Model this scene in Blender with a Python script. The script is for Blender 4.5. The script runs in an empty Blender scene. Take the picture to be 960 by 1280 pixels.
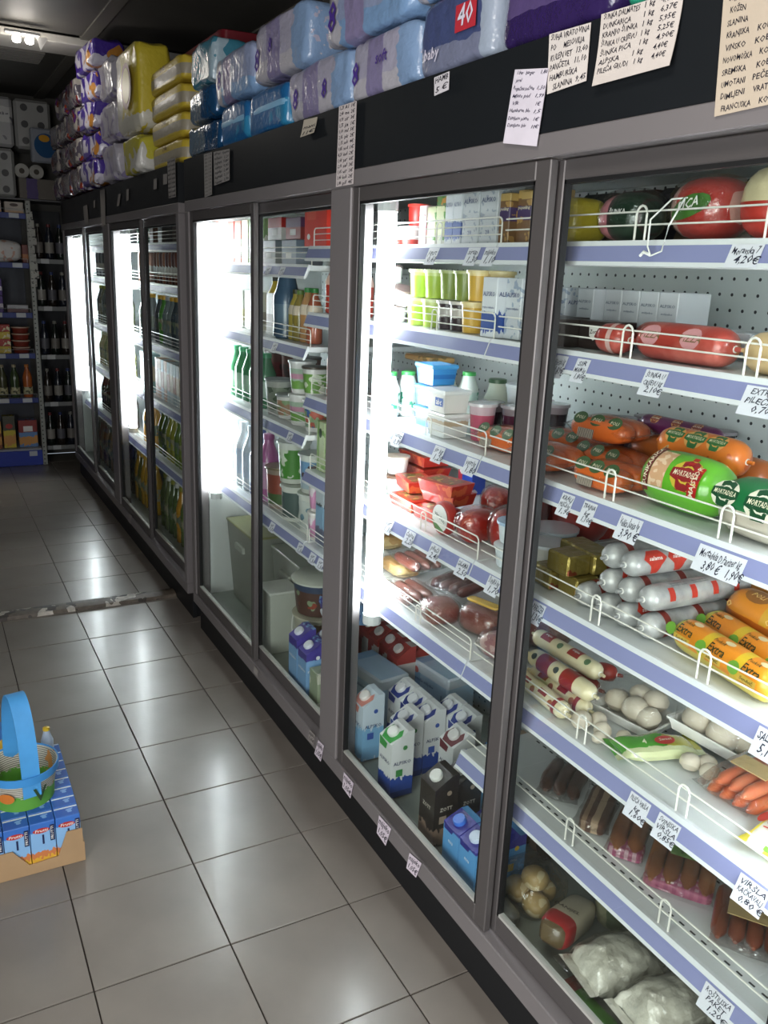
import bpy, math, random
from mathutils import Vector, Matrix, noise
random.seed(7)
PI = math.pi
sc = bpy.context.scene
COL = sc.collection
# ------------------------------------------------------------------ camera
F_PX, YAW, PITCH, ROLL = 1055.725, .50444, .27535, .04206
CAM = Vector((-1.00263, 0, 1.63))
_fw = Vector((math.sin(YAW)*math.cos(PITCH), math.cos(YAW)*math.cos(PITCH), -math.sin(PITCH)))
_r0 = Vector((math.cos(YAW), -math.sin(YAW), 0)); _u0 = _r0.cross(_fw)
_R = _r0*math.cos(ROLL) + _u0*math.sin(ROLL); _U = _u0*math.cos(ROLL) - _r0*math.sin(ROLL)
cd = bpy.data.cameras.new('camera'); cam = bpy.data.objects.new('camera', cd); COL.objects.link(cam)
cd.sensor_width = 36; cd.lens = F_PX*36/1280; cd.clip_start = .02
cam.matrix_world = Matrix(((_R.x, _U.x, -_fw.x, CAM.x), (_R.y, _U.y, -_fw.y, CAM.y), (_R.z, _U.z, -_fw.z, CAM.z), (0, 0, 0, 1)))
sc.camera = cam
def hit(px, py, ax, val):                     # photo pixel -> point where its ray meets the plane axis=val
    d = _fw + _R*((px-480)/F_PX) - _U*((py-640)/F_PX)
    return CAM + d*((val-CAM[ax])/d[ax])
def HX(px, py, x=.13): return hit(px, py, 0, x)
def HZ(px, py, z=0): return hit(px, py, 2, z)
# ------------------------------------------------------------------ world, light, exposure
w = bpy.data.worlds.new('world'); sc.world = w; w.use_nodes = True
w.node_tree.nodes['Background'].inputs[0].default_value = (.55, .62, .72, 1)
w.node_tree.nodes['Background'].inputs[1].default_value = .35
vs = sc.view_settings
vs.view_transform = 'Standard'; vs.look = 'None'; vs.exposure = 1.0; vs.gamma = 1; vs.use_curve_mapping = False
sc.cycles.transparent_max_bounces = 24
LED = 22.0                                     # emission of the cooler tubes
def area(name, loc, target, sx, sy, power, col):
    l = bpy.data.lights.new(name, 'AREA'); l.shape = 'RECTANGLE'; l.size = sx; l.size_y = sy; l.energy = power; l.color = col
    o = bpy.data.objects.new(name, l); COL.objects.link(o); o.location = loc
    o.rotation_euler = (Vector(target)-Vector(loc)).to_track_quat('-Z', 'Y').to_euler(); return o
area('window_daylight', (-2.33, -.35, 1.25), (0, .55, .8), 2.2, 1.7, 60, (1, .97, .96))
area('ceiling_lamp_light', (-1.15, .6, 2.76), (-1.0, .7, 0), .5, 1.0, 5, (1, .96, .92))
# ------------------------------------------------------------------ materials
def lin(h):
    h = h.lstrip('#'); v = [int(h[i:i+2], 16)/255 for i in (0, 2, 4)]
    return tuple((x/12.92 if x <= .04045 else ((x+.055)/1.055)**2.4) for x in v) + (1,)
MATS = {}
def M(hexc, rough=.45, metal=0., coat=0., bump=0., bscale=40, var=.0, vscale=6, key=None, alpha=None, layers=(), spec=.5, trans=0):
    k = key or (hexc, rough, metal, coat, bump, bscale, var, vscale, alpha, tuple(layers), spec, trans)
    if k in MATS: return MATS[k]
    m = bpy.data.materials.new('mat_%d' % len(MATS)); MATS[k] = m; m.use_nodes = True
    nt = m.node_tree; N = nt.nodes; L = nt.links; b = N['Principled BSDF']
    b.inputs['Base Color'].default_value = lin(hexc); b.inputs['Roughness'].default_value = rough
    b.inputs['Metallic'].default_value = metal; b.inputs['Coat Weight'].default_value = coat; b.inputs['Coat Roughness'].default_value = .12
    b.inputs['Specular IOR Level'].default_value = spec
    b.inputs['Transmission Weight'].default_value = trans
    m.diffuse_color = lin(hexc)
    tc = None
    def coords(kind):
        nonlocal tc
        if tc is None: tc = N.new('ShaderNodeTexCoord')
        return tc.outputs[kind]
    cur = None
    def setc(fac, colr):
        nonlocal cur
        mx = N.new('ShaderNodeMix'); mx.data_type = 'RGBA'
        if cur is None: mx.inputs['A'].default_value = lin(hexc)
        else: L.new(cur, mx.inputs['A'])
        mx.inputs['B'].default_value = colr; L.new(fac, mx.inputs['Factor']); cur = mx.outputs['Result']
    def math_(op, a, bb=None, c=None):
        n = N.new('ShaderNodeMath'); n.operation = op
        for i, v in enumerate((a, bb, c)):
            if v is None: continue
            if isinstance(v, (int, float)): n.inputs[i].default_value = v
            else: L.new(v, n.inputs[i])
        return n.outputs[0]
    for ly in layers:
        t = ly[0]
        if t in 'xyz':          # printed band along a generated axis: (axis, lo, hi, colour, wobble, wobble scale)
            sp = N.new('ShaderNodeSeparateXYZ'); L.new(coords('Generated'), sp.inputs[0]); v = sp.outputs['XYZ'.index(t.upper())]
            if len(ly) > 4 and ly[4]:
                nz = N.new('ShaderNodeTexNoise'); nz.inputs['Scale'].default_value = ly[5] if len(ly) > 5 else 6; L.new(coords('Generated'), nz.inputs['Vector'])
                v = math_('ADD', v, math_('MULTIPLY', math_('SUBTRACT', nz.outputs[0], .5), ly[4]))
            f = math_('MULTIPLY', math_('GREATER_THAN', v, ly[1]), math_('LESS_THAN', v, ly[2])); setc(f, lin(ly[3]))
        elif t == 'n':          # printed blotches: (n, scale, threshold, colour)
            nz = N.new('ShaderNodeTexNoise'); nz.inputs['Scale'].default_value = ly[1]; nz.inputs['Detail'].default_value = 1.5; L.new(coords('Object'), nz.inputs['Vector'])
            setc(math_('GREATER_THAN', nz.outputs[0], ly[2]), lin(ly[3]))
        elif t == 'w':          # stripes in object space: (w, axis, period, duty, colour)
            sp = N.new('ShaderNodeSeparateXYZ'); L.new(coords('Object'), sp.inputs[0])
            setc(math_('LESS_THAN', math_('FRACT', math_('DIVIDE', sp.outputs[ly[1]], ly[2])), ly[3]), lin(ly[4]))
        elif t == 'd':          # dot grid in object space: (d, ax1, ax2, pitch, radius, colour)
            sp = N.new('ShaderNodeSeparateXYZ'); L.new(coords('Object'), sp.inputs[0])
            a = math_('SUBTRACT', math_('FRACT', math_('DIVIDE', sp.outputs[ly[1]], ly[3])), .5)
            c = math_('SUBTRACT', math_('FRACT', math_('DIVIDE', sp.outputs[ly[2]], ly[3])), .5)
            setc(math_('LESS_THAN', math_('ADD', math_('MULTIPLY', a, a), math_('MULTIPLY', c, c)), ly[4]**2), lin(ly[5]))
        elif t == 'k':          # speckle of casing: (k, scale, lo, hi, colour)
            nz = N.new('ShaderNodeTexNoise'); nz.inputs['Scale'].default_value = ly[1]; nz.inputs['Detail'].default_value = 4; L.new(coords('Object'), nz.inputs['Vector'])
            mr = N.new('ShaderNodeMapRange'); L.new(nz.outputs[0], mr.inputs[0]); mr.inputs[1].default_value = ly[2]; mr.inputs[2].default_value = ly[3]
            setc(mr.outputs[0], lin(ly[4]))
    if var:
        nz = N.new('ShaderNodeTexNoise'); nz.inputs['Scale'].default_value = vscale; nz.inputs['Detail'].default_value = 5; L.new(coords('Object'), nz.inputs['Vector'])
        mr = N.new('ShaderNodeMapRange'); L.new(nz.outputs[0], mr.inputs[0]); mr.inputs[1].default_value = .3; mr.inputs[2].default_value = .7; mr.inputs[3].default_value = 1-var; mr.inputs[4].default_value = 1+var
        vm = N.new('ShaderNodeVectorMath'); vm.operation = 'SCALE'
        if cur is None: vm.inputs[0].default_value = lin(hexc)[:3]
        else: L.new(cur, vm.inputs[0])
        L.new(mr.outputs[0], vm.inputs['Scale']); cur = vm.outputs[0]
    if cur is not None: L.new(cur, b.inputs['Base Color'])
    if bump:
        nz = N.new('ShaderNodeTexNoise'); nz.inputs['Scale'].default_value = bscale; nz.inputs['Detail'].default_value = 3; L.new(coords('Object'), nz.inputs['Vector'])
        bp = N.new('ShaderNodeBump'); bp.inputs['Strength'].default_value = bump; bp.inputs['Distance'].default_value = .01; L.new(nz.outputs[0], bp.inputs['Height'])
        L.new(bp.outputs[0], b.inputs['Normal']); L.new(bp.outputs[0], b.inputs['Coat Normal'])
    if alpha is not None: b.inputs['Alpha'].default_value = alpha
    return m
def film(key, tint='#ffffff', gloss=.16, rough=.12, bump=.5, bscale=60):      # thin clear sheet: straight transmission plus a sheen
    if key in MATS: return MATS[key]
    m = bpy.data.materials.new('mat_'+key); MATS[key] = m; m.use_nodes = True
    nt = m.node_tree; N = nt.nodes; L = nt.links; N.remove(N['Principled BSDF']); out = N['Material Output']
    tr = N.new('ShaderNodeBsdfTransparent'); tr.inputs[0].default_value = lin(tint)
    gl = N.new('ShaderNodeBsdfGlossy'); gl.inputs['Roughness'].default_value = rough
    lw = N.new('ShaderNodeLayerWeight'); lw.inputs[0].default_value = .25
    mr = N.new('ShaderNodeMapRange'); L.new(lw.outputs['Fresnel'], mr.inputs[0]); mr.inputs[3].default_value = gloss*.35; mr.inputs[4].default_value = min(1, gloss*1.6)
    mx = N.new('ShaderNodeMixShader'); L.new(mr.outputs[0], mx.inputs[0]); L.new(tr.outputs[0], mx.inputs[1]); L.new(gl.outputs[0], mx.inputs[2]); L.new(mx.outputs[0], out.inputs[0])
    if bump:
        nz = N.new('ShaderNodeTexNoise'); nz.inputs['Scale'].default_value = bscale; nz.inputs['Detail'].default_value = 2; nz.inputs['Distortion'].default_value = 1.5
        tc = N.new('ShaderNodeTexCoord'); L.new(tc.outputs['Object'], nz.inputs['Vector'])
        bp = N.new('ShaderNodeBump'); bp.inputs['Strength'].default_value = bump; bp.inputs['Distance'].default_value = .01
        L.new(nz.outputs[0], bp.inputs['Height']); L.new(bp.outputs[0], gl.inputs['Normal']); L.new(bp.outputs[0], lw.inputs['Normal'])
    return m
def emit(key, col, strength):
    if key in MATS: return MATS[key]
    m = bpy.data.materials.new('mat_'+key); MATS[key] = m; m.use_nodes = True; b = m.node_tree.nodes['Principled BSDF']
    b.inputs['Base Color'].default_value = (.8, .8, .8, 1); b.inputs['Emission Color'].default_value = lin(col); b.inputs['Emission Strength'].default_value = strength; return m
WRAP = film('cling_wrap', '#fcfcfb', .2, .1, .7, 45)
POUCH = film('clear_pouch', '#fbfbfa', .26, .14, .9, 30)
GLASS = film('door_glass', '#f7faf8', .05, .015, 0)
# ------------------------------------------------------------------ mesh helpers
class B:
    def __init__(s): s.v = []; s.f = []; s.m = []
    def add(s, v, f, mi=0):
        o = len(s.v); s.v += [tuple(p) for p in v]; s.f += [tuple(i+o for i in q) for q in f]; s.m += [mi]*len(f); return s
    def box(s, x0, x1, y0, y1, z0, z1, mi=0, c=0):
        if x0 > x1: x0, x1 = x1, x0
        if y0 > y1: y0, y1 = y1, y0
        if c <= 0:
            return s.add([(x, y, z) for z in (z0, z1) for y in (y0, y1) for x in (x0, x1)], [(0, 2, 3, 1), (4, 5, 7, 6), (0, 1, 5, 4), (2, 6, 7, 3), (0, 4, 6, 2), (1, 3, 7, 5)], mi)
        v = []; idx = {}
        X = (x0, x1); Y = (y0, y1); Z = (z0, z1)
        for i in (0, 1):
            for j in (0, 1):
                for k in (0, 1):
                    sx, sy, sz = (c, -c)[i], (c, -c)[j], (c, -c)[k]
                    for a, p in enumerate(((X[i], Y[j]+sy, Z[k]+sz), (X[i]+sx, Y[j], Z[k]+sz), (X[i]+sx, Y[j]+sy, Z[k]))):
                        idx[i, j, k, a] = len(v); v.append(p)
        f = []
        for i in (0, 1): f.append([idx[i, j, k, 0] for j, k in ((0, 0), (1, 0), (1, 1), (0, 1))][::(-1 if i == 0 else 1)])
        for j in (0, 1): f.append([idx[i, j, k, 1] for i, k in ((0, 0), (1, 0), (1, 1), (0, 1))][::(1 if j == 0 else -1)])
        for k in (0, 1): f.append([idx[i, j, k, 2] for i, j in ((0, 0), (1, 0), (1, 1), (0, 1))][::(-1 if k == 0 else 1)])
        for i in (0, 1):
            for j in (0, 1): f.append((idx[i, j, 0, 0], idx[i, j, 0, 1], idx[i, j, 1, 1], idx[i, j, 1, 0]))
            for k in (0, 1): f.append((idx[i, 0, k, 0], idx[i, 0, k, 2], idx[i, 1, k, 2], idx[i, 1, k, 0]))
        for j in (0, 1):
            for k in (0, 1): f.append((idx[0, j, k, 1], idx[0, j, k, 2], idx[1, j, k, 2], idx[1, j, k, 1]))
        for i in (0, 1):
            for j in (0, 1):
                for k in (0, 1): f.append((idx[i, j, k, 0], idx[i, j, k, 1], idx[i, j, k, 2]))
        return s.add(v, f, mi)
    def lathe(s, prof, n=20, axis='z', mi=0, org=(0, 0, 0), sx=1, sy=1, caps=True):
        v = []; f = []; rings = []
        for r, h in prof:
            if r <= 1e-6: rings.append([len(v)]); v.append((0, 0, h))
            else:
                rings.append(list(range(len(v), len(v)+n)))
                v += [(r*math.cos(2*PI*i/n)*sx, r*math.sin(2*PI*i/n)*sy, h) for i in range(n)]
        for a, b in zip(rings, rings[1:]):
            if len(a) == 1 and len(b) == 1: continue
            for i in range(n):
                j = (i+1) % n
                if len(a) == 1: f.append((a[0], b[j], b[i]))
                elif len(b) == 1: f.append((a[i], a[j], b[0]))
                else: f.append((a[i], a[j], b[j], b[i]))
        if caps and len(rings[0]) > 1: f.append(tuple(rings[0][::-1]))
        if caps and len(rings[-1]) > 1: f.append(tuple(rings[-1]))
        if axis == 'x': v = [(z, y, -x) for x, y, z in v]
        elif axis == 'y': v = [(x, z, -y) for x, y, z in v]
        return s.add([(a+org[0], b+org[1], c+org[2]) for a, b, c in v], f, mi)
    def tube(s, pts, r, n=6, mi=0, closed=False):
        pts = [Vector(p) for p in pts]; v = []; m = len(pts); up = Vector((.137, .31, .94))
        for i, p in enumerate(pts):
            a = pts[(i-1) % m] if (closed or i) else p; b = pts[(i+1) % m] if (closed or i < m-1) else p
            t = (b-a).normalized(); e = t.cross(up)
            if e.length < 1e-3: e = t.cross(Vector((1, 0, 0)))
            e.normalize(); g = t.cross(e)
            v += [p + e*(r*math.cos(2*PI*k/n)) + g*(r*math.sin(2*PI*k/n)) for k in range(n)]
        f = []
        for i in range(m if closed else m-1):
            for k in range(n):
                j = (i+1) % m; f.append((i*n+k, i*n+(k+1) % n, j*n+(k+1) % n, j*n+k))
        if not closed: f += [tuple(range(n))[::-1], tuple((m-1)*n+k for k in range(n))]
        return s.add(v, f, mi)
    def disp(s, amp, sc_=8, seed=0):
        o = Vector((seed*3.1, seed*7.7, seed*1.9))
        s.v = [tuple(Vector(p) + noise.noise_vector(Vector(p)*sc_+o)*amp) for p in s.v]; return s
    def rest(s, z=0):
        m = min(p[2] for p in s.v); s.v = [(a, b, c-m+z) for a, b, c in s.v]; return s
    def tf(s, mat): s.v = [tuple(mat @ Vector(p)) for p in s.v]; return s
def mesh(b, mats, name='m', smooth=35):
    me = bpy.data.meshes.new(name); me.from_pydata(b.v, [], b.f)
    if not isinstance(mats, (list, tuple)): mats = [mats]
    for m in mats: me.materials.append(m)
    if any(b.m): me.polygons.foreach_set('material_index', b.m)
    if smooth:
        me.polygons.foreach_set('use_smooth', [True]*len(me.polygons)); me.set_sharp_from_angle(angle=math.radians(smooth))
    me.update(); return me
def obj(name, b, mats=None, parent=None, loc=None, rot=None, smooth=35):
    me = b if isinstance(b, bpy.types.Mesh) else mesh(b, mats, name, smooth)
    o = bpy.data.objects.new(name, me); COL.objects.link(o)
    if parent: o.parent = parent
    if loc is not None: o.location = loc
    if rot is not None: o.rotation_euler = rot
    return o
def tag(o, label, cat, group=None):
    o['label'] = label; o['category'] = cat
    if group: o['group'] = group
    return o
def thing(name, label, cat, loc=(0, 0, 0), rot=(0, 0, 0), group=None):
    o = bpy.data.objects.new(name, None); COL.objects.link(o); o.empty_display_size = .02
    o.location = loc; o.rotation_euler = rot; return tag(o, label, cat, group)
def struct(o): o['kind'] = 'structure'; return o
def dup(root, loc, rot=None, label=None, group=None):
    r = root.copy(); COL.objects.link(r); r.location = loc
    if rot is not None: r.rotation_euler = rot
    if label: r['label'] = label
    if group: r['group'] = group
    for ch in list(root.children):
        c = ch.copy(); COL.objects.link(c); c.parent = r
        for g in list(ch.children):
            d = g.copy(); COL.objects.link(d); d.parent = c
    return r
def nth(i, n, a='left', z='right'):
    if n == 1: return 'alone'
    if i == 0: return a+'most'
    if i == n-1: return z+'most'
    w_ = ['', 'second', 'third', 'fourth', 'fifth', 'sixth', 'seventh', 'eighth', 'ninth', 'tenth', 'eleventh', 'twelfth', 'thirteenth', 'fourteenth', 'fifteenth', 'sixteenth']
    return '%s from the %s' % (w_[i], a)
# flat print: 2D shapes (verts, faces) laid on a plane or wrapped round a cylinder
_TX = {}
def text2d(s, h=1., shear=0., width=None, jitter=0., align='CENTER'):
    k = (s, shear, align)
    if k not in _TX:
        c = bpy.data.curves.new('t', 'FONT'); c.body = s; c.resolution_u = 1; c.offset = .012; c.shear = shear; c.align_x = align; c.align_y = 'CENTER'
        o = bpy.data.objects.new('t', c); me = bpy.data.meshes.new_from_object(o)
        _TX[k] = ([(v.co.x, v.co.y) for v in me.vertices], [tuple(p.vertices) for p in me.polygons])
        bpy.data.objects.remove(o); bpy.data.curves.remove(c); bpy.data.meshes.remove(me)
    v, f = _TX[k]
    if not v: return [], []
    sy = h/.72; sx = sy
    if width:
        wd = max(p[0] for p in v)-min(p[0] for p in v); sx = width/wd
    if jitter:
        v = [(p[0] + .12*jitter*noise.noise(Vector((p[0]*1.3, len(s)*3.1, .5))), p[1] + .25*jitter*noise.noise(Vector((p[0]*1.1, 4.2, len(s)*1.7)))) for p in v]
    return [(p[0]*sx, p[1]*sy) for p in v], f
def disk2d(rx, ry, n=16, k=2):
    v = [(0, 0)]; f = []
    for j in range(1, k+1): v += [(rx*j/k*math.cos(2*PI*i/n), ry*j/k*math.sin(2*PI*i/n)) for i in range(n)]
    for i in range(n):
        f.append((0, 1+i, 1+(i+1) % n))
        for j in range(1, k): a = 1+(j-1)*n; b = 1+j*n; f.append((a+i, b+i, b+(i+1) % n, a+(i+1) % n))
    return v, f
def rect2d(wd, ht, n=1, m=1):
    v = [(-wd/2+wd*i/n, -ht/2+ht*j/m) for j in range(m+1) for i in range(n+1)]
    return v, [(j*(n+1)+i, j*(n+1)+i+1, (j+1)*(n+1)+i+1, (j+1)*(n+1)+i) for j in range(m) for i in range(n)]
def poly2d(pts): return list(pts), [tuple(range(len(pts)))]
def star2d(pts, k=3, sub=4):                       # outline star-shaped round (0,0), filled with rings so that it bends well
    o = [(a[0]+(c[0]-a[0])*j/sub, a[1]+(c[1]-a[1])*j/sub) for a, c in zip(pts, list(pts[1:])+[pts[0]]) for j in range(sub)]; n = len(o)
    v = [(0, 0)]+[(x*j/k, y*j/k) for j in range(1, k+1) for x, y in o]; f = [(0, 1+i, 1+(i+1) % n) for i in range(n)]
    for j in range(1, k): f += [(1+(j-1)*n+i, 1+j*n+i, 1+j*n+(i+1) % n, 1+(j-1)*n+(i+1) % n) for i in range(n)]
    if sum(a[0]*c[1]-a[1]*c[0] for a, c in zip(pts, list(pts[1:])+[pts[0]])) < 0: f = [q[::-1] for q in f]
    return v, f
def on_plane(b, sh, org, u, v, off=.0006, mi=0, du=0, dv=0):
    org = Vector(org); u = Vector(u).normalized(); v = Vector(v).normalized(); n = u.cross(v)
    b.add([org + u*(p[0]+du) + v*(p[1]+dv) + n*off for p in sh[0]], sh[1], mi)
def on_cyl(b, sh, r, s, ang, off=.0008, mi=0, flip=1, zc=0):   # axis local X through z=zc; ang 0 = top, +ang towards -Y
    b.add([(s + flip*p[0], -(r+off)*math.sin(ang - flip*p[1]/r), zc+(r+off)*math.cos(ang - flip*p[1]/r)) for p in sh[0]], sh[1], mi)
def on_cone(b, sh, r0, r1, h, ang, z, off=.0006, mi=0):         # upright cup: ang measured from -X towards -Y
    o = []
    for p in sh[0]:
        zz = z+p[1]; r = r0+(r1-r0)*zz/h; a = ang + p[0]/r
        o.append((-(r+off)*math.cos(a), -(r+off)*math.sin(a), zz))
    b.add(o, sh[1], mi)
# ------------------------------------------------------------------ the room
CEIL = 2.86; BACK = 7.72; LEFT = -2.35; FRONT = -2.5; RIGHT = .80
GROUT = M('#3a332c', .9); 
TILE = M('#7d766e', .30, var=.10, vscale=5, bump=.02, bscale=90, coat=.15)
fl = struct(obj('floor', B().box(LEFT, RIGHT, FRONT, BACK, -.06, -.004), GROUT))
TP, GX = .3285, .004
tile_me = {}
def tile(x0, x1, y0, y1):
    k = (round(x1-x0, 3), round(y1-y0, 3))
    if k not in tile_me: tile_me[k] = mesh(B().box(-k[0]/2+GX/2, k[0]/2-GX/2, -k[1]/2+GX/2, k[1]/2-GX/2, -.0045, 0, c=.001), TILE, 'tile', 0)
    obj('tile', tile_me[k], parent=fl, loc=((x0+x1)/2, (y0+y1)/2, random.uniform(-.0004, .0004)), rot=(random.uniform(-.001, .001), random.uniform(-.001, .001), 0))
xl = [-.131 + TP*i for i in range(-6, 2)] + [.5]
rows = [3.670 - .3312*i for i in range(-1, 18)][::-1]
for a, b in zip(rows, rows[1:]):
    for c, d in zip(xl, xl[1:]): tile(c, d, a, b)
rows2 = [4.001, 4.120] + [4.120+.325*i for i in range(1, 12)]
for a, b in zip(rows2, rows2[1:]):
    for c, d in zip(xl, xl[1:]): tile(c, d, a, b)
b = B().add([(x, y, z) for x in (LEFT+.02, .028) for y, z in ((4.015, 0), (4.022, .016), (4.05, .024), (4.09, .022), (4.12, .004))], [(0, 1, 6, 5), (1, 2, 7, 6), (2, 3, 8, 7), (3, 4, 9, 8), (0, 5, 9, 4), (0, 4, 3, 2, 1), (5, 6, 7, 8, 9)])
th = struct(obj('trim_1', b, M('#5d5347', .5, layers=(('n', 9, .56, '#b9b2a6'), ('n', 23, .6, '#332b24')), var=.25, vscale=40)))
WALL = M('#55544f', .85, var=.06)
for nm, q in (('wall_back', (LEFT, RIGHT, BACK, BACK+.1, 0, CEIL)), ('wall_right', (RIGHT, RIGHT+.1, FRONT, BACK+.1, 0, CEIL))):
    struct(obj(nm, B().box(*q), WALL))
b = B().box(LEFT, -2.3, FRONT-.1, FRONT, 0, CEIL); b.box(.1, RIGHT, FRONT-.1, FRONT, 0, CEIL); b.box(-2.3, .1, FRONT-.1, FRONT, 2.4, CEIL)
struct(obj('wall_front', b, WALL))
b = B().box(LEFT-.1, LEFT, .8, BACK+.1, 0, CEIL); b.box(LEFT-.1, LEFT, FRONT, -1.5, 0, CEIL); b.box(LEFT-.1, LEFT, -1.5, .8, 0, .35); b.box(LEFT-.1, LEFT, -1.5, .8, 2.15, CEIL)
struct(obj('wall_left', b, WALL))
b = B()
for q in ((-1.5, -1.44, .35, 2.15), (.74, .8, .35, 2.15), (-.38, -.32, .35, 2.15), (-1.44, .74, .35, .41), (-1.44, .74, 2.09, 2.15)): b.box(LEFT-.08, LEFT-.03, *q)
wn = struct(obj('window_1', b, M('#b9b9b5', .4), smooth=0))
for q in ((-1.44, -.38), (-.32, .74)): obj('window_pane', B().box(LEFT-.06, LEFT-.055, *q, .41, 2.09), film('window_glass', '#f2f6f8', .06, .02, 0), wn, smooth=0)
cl = struct(obj('ceiling', B().box(LEFT, RIGHT, FRONT, BACK, CEIL, CEIL+.08), M('#2c2a27', .8)))
PANEL = M('#4f4d48', .6, var=.12, vscale=3)
for i in range(3):
    x0 = -2.16+i*1.08
    for yy in (-2.4, -1.15, .1, 1.35, 2.6, 3.85+.0, 6.0):
        yb = yy+1.22 if yy < 6 else BACK-.02
        if yy == 3.85: yb = 5.52
        obj('ceiling_panel', B().box(x0+.02, min(x0+1.06, RIGHT-.01), yy, yb, CEIL-.012, CEIL, c=.003), PANEL, cl)
for i in range(4): obj('ceiling_strip', B().box(-2.16+i*1.08-.035 if i < 3 else RIGHT-.07, -2.16+i*1.08+.035 if i < 3 else RIGHT, FRONT, BACK, CEIL-.022, CEIL-.0005), M('#6b6862', .5), cl)
bm_ = struct(obj('trim_2', B().box(LEFT, RIGHT, 5.56, 5.86, CEIL-.055, CEIL-.013, c=.004), M('#b5b2ab', .45, var=.06)))
for i in range(7): obj('vent_slat', B().box(-.62, -.16, 6.05+i*.05, 6.075+i*.05, CEIL-.03, CEIL-.012), M('#6e6b66', .5), cl)
# ------------------------------------------------------------------ coolers
ALU = M('#817c7c', .38, .25, var=.04, vscale=2); ALU_D = M('#585453', .4, .3); BLK = M('#111316', .5); HEAD = M('#15181b', .42, var=.05)
LINER = M('#c9cdcb', .45); RUB = M('#0b0b0c', .6)
RAILF = M('#8a8eb8', .25, coat=.4); RAILW = M('#d9dcdf', .35); DECK = M('#cfd3d3', .4); WIRE = M('#e6e4dc', .35)
PEG = M('#c3c9c8', .45, layers=(('d', 1, 2, .034, .11, '#202226'),))
TUBE = emit('led_tube', '#f3f8ff', LED)
def arc_rect(x, y0, y1, z0, z1, r=.012):
    p = [(x, y0, z0), (x, y0, z1-r)] + [(x, y0+r-r*math.cos(a*PI/8), z1-r+r*math.sin(a*PI/8)) for a in range(1, 4)] + [(x, y0+r, z1), (x, y1-r, z1)]
    p += [(x, y1-r+r*math.sin(a*PI/8), z1-r+r*math.cos(a*PI/8)) for a in range(1, 4)] + [(x, y1, z1-r), (x, y1, z0)]
    return p
def shelf(par, off, ya, yb, z, hoops=(), slots=False, fence='hoop'):
    d = B().box(.103, .588, ya+.002, yb-.002, z-.018, z, c=.002)
    s = obj('shelf', d, DECK, par, off)
    rl = B()
    prof = [(.108, z+.001), (.099, z+.002), (.095, z-.007), (.0845, z-.034), (.082, z-.041), (.088, z-.043), (.096, z-.03), (.104, z-.012)]
    n = len(prof)
    v = [(x, y, zz) for y in (ya+.002, yb-.002) for x, zz in prof]
    rl.add(v, [(i, (i+1) % n, n+(i+1) % n, n+i) for i in range(n)] + [tuple(range(n))[::-1], tuple(range(n, 2*n))], 0)
    rl.m = [0, 0, 1, 0, 0, 0, 0, 0, 0, 0]
    obj('price_rail', rl, [RAILW, RAILF], s, smooth=0)
    fw = B()
    if fence == 'hoop':
        for h in (.028, .05): fw.tube([(.112, ya+.006, z+h), (.112, yb-.006, z+h)], .0017, 5)
        for y in hoops:
            fw.tube([(.108, y-.012, z-.001), (.108, y-.012, z+.045)] + [(.108, y-.012*math.cos(a*PI/6), z+.045+.014*math.sin(a*PI/6)) for a in range(1, 6)] + [(.108, y+.012, z+.045), (.108, y+.012, z-.001)], .0021, 6)
    else:
        fw.tube(arc_rect(.112, ya+.008, yb-.008, z-.001, z+.055), .0019, 6)
        for h in (.02, .038): fw.tube([(.112, ya+.009, z+h), (.112, yb-.009, z+h)], .0015, 5)
        for y in hoops: fw.tube(arc_rect(.109, y-.012, y+.012, z-.001, z+.05, .01), .0018, 6)
    obj('wire_fence', fw, WIRE, s)
    if slots:
        sl = B(); k = int((yb-ya-.06)/.026)
        for i in range(k):
            for xx in (.145, .30): sl.box(xx, xx+.004, ya+.03+i*.026, ya+.042+i*.026, z-.003, z+.0006)
        q = obj('slot_row', sl, M('#26282b', .6), s, smooth=0); q['kind'] = 'stuff'
    return s
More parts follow.
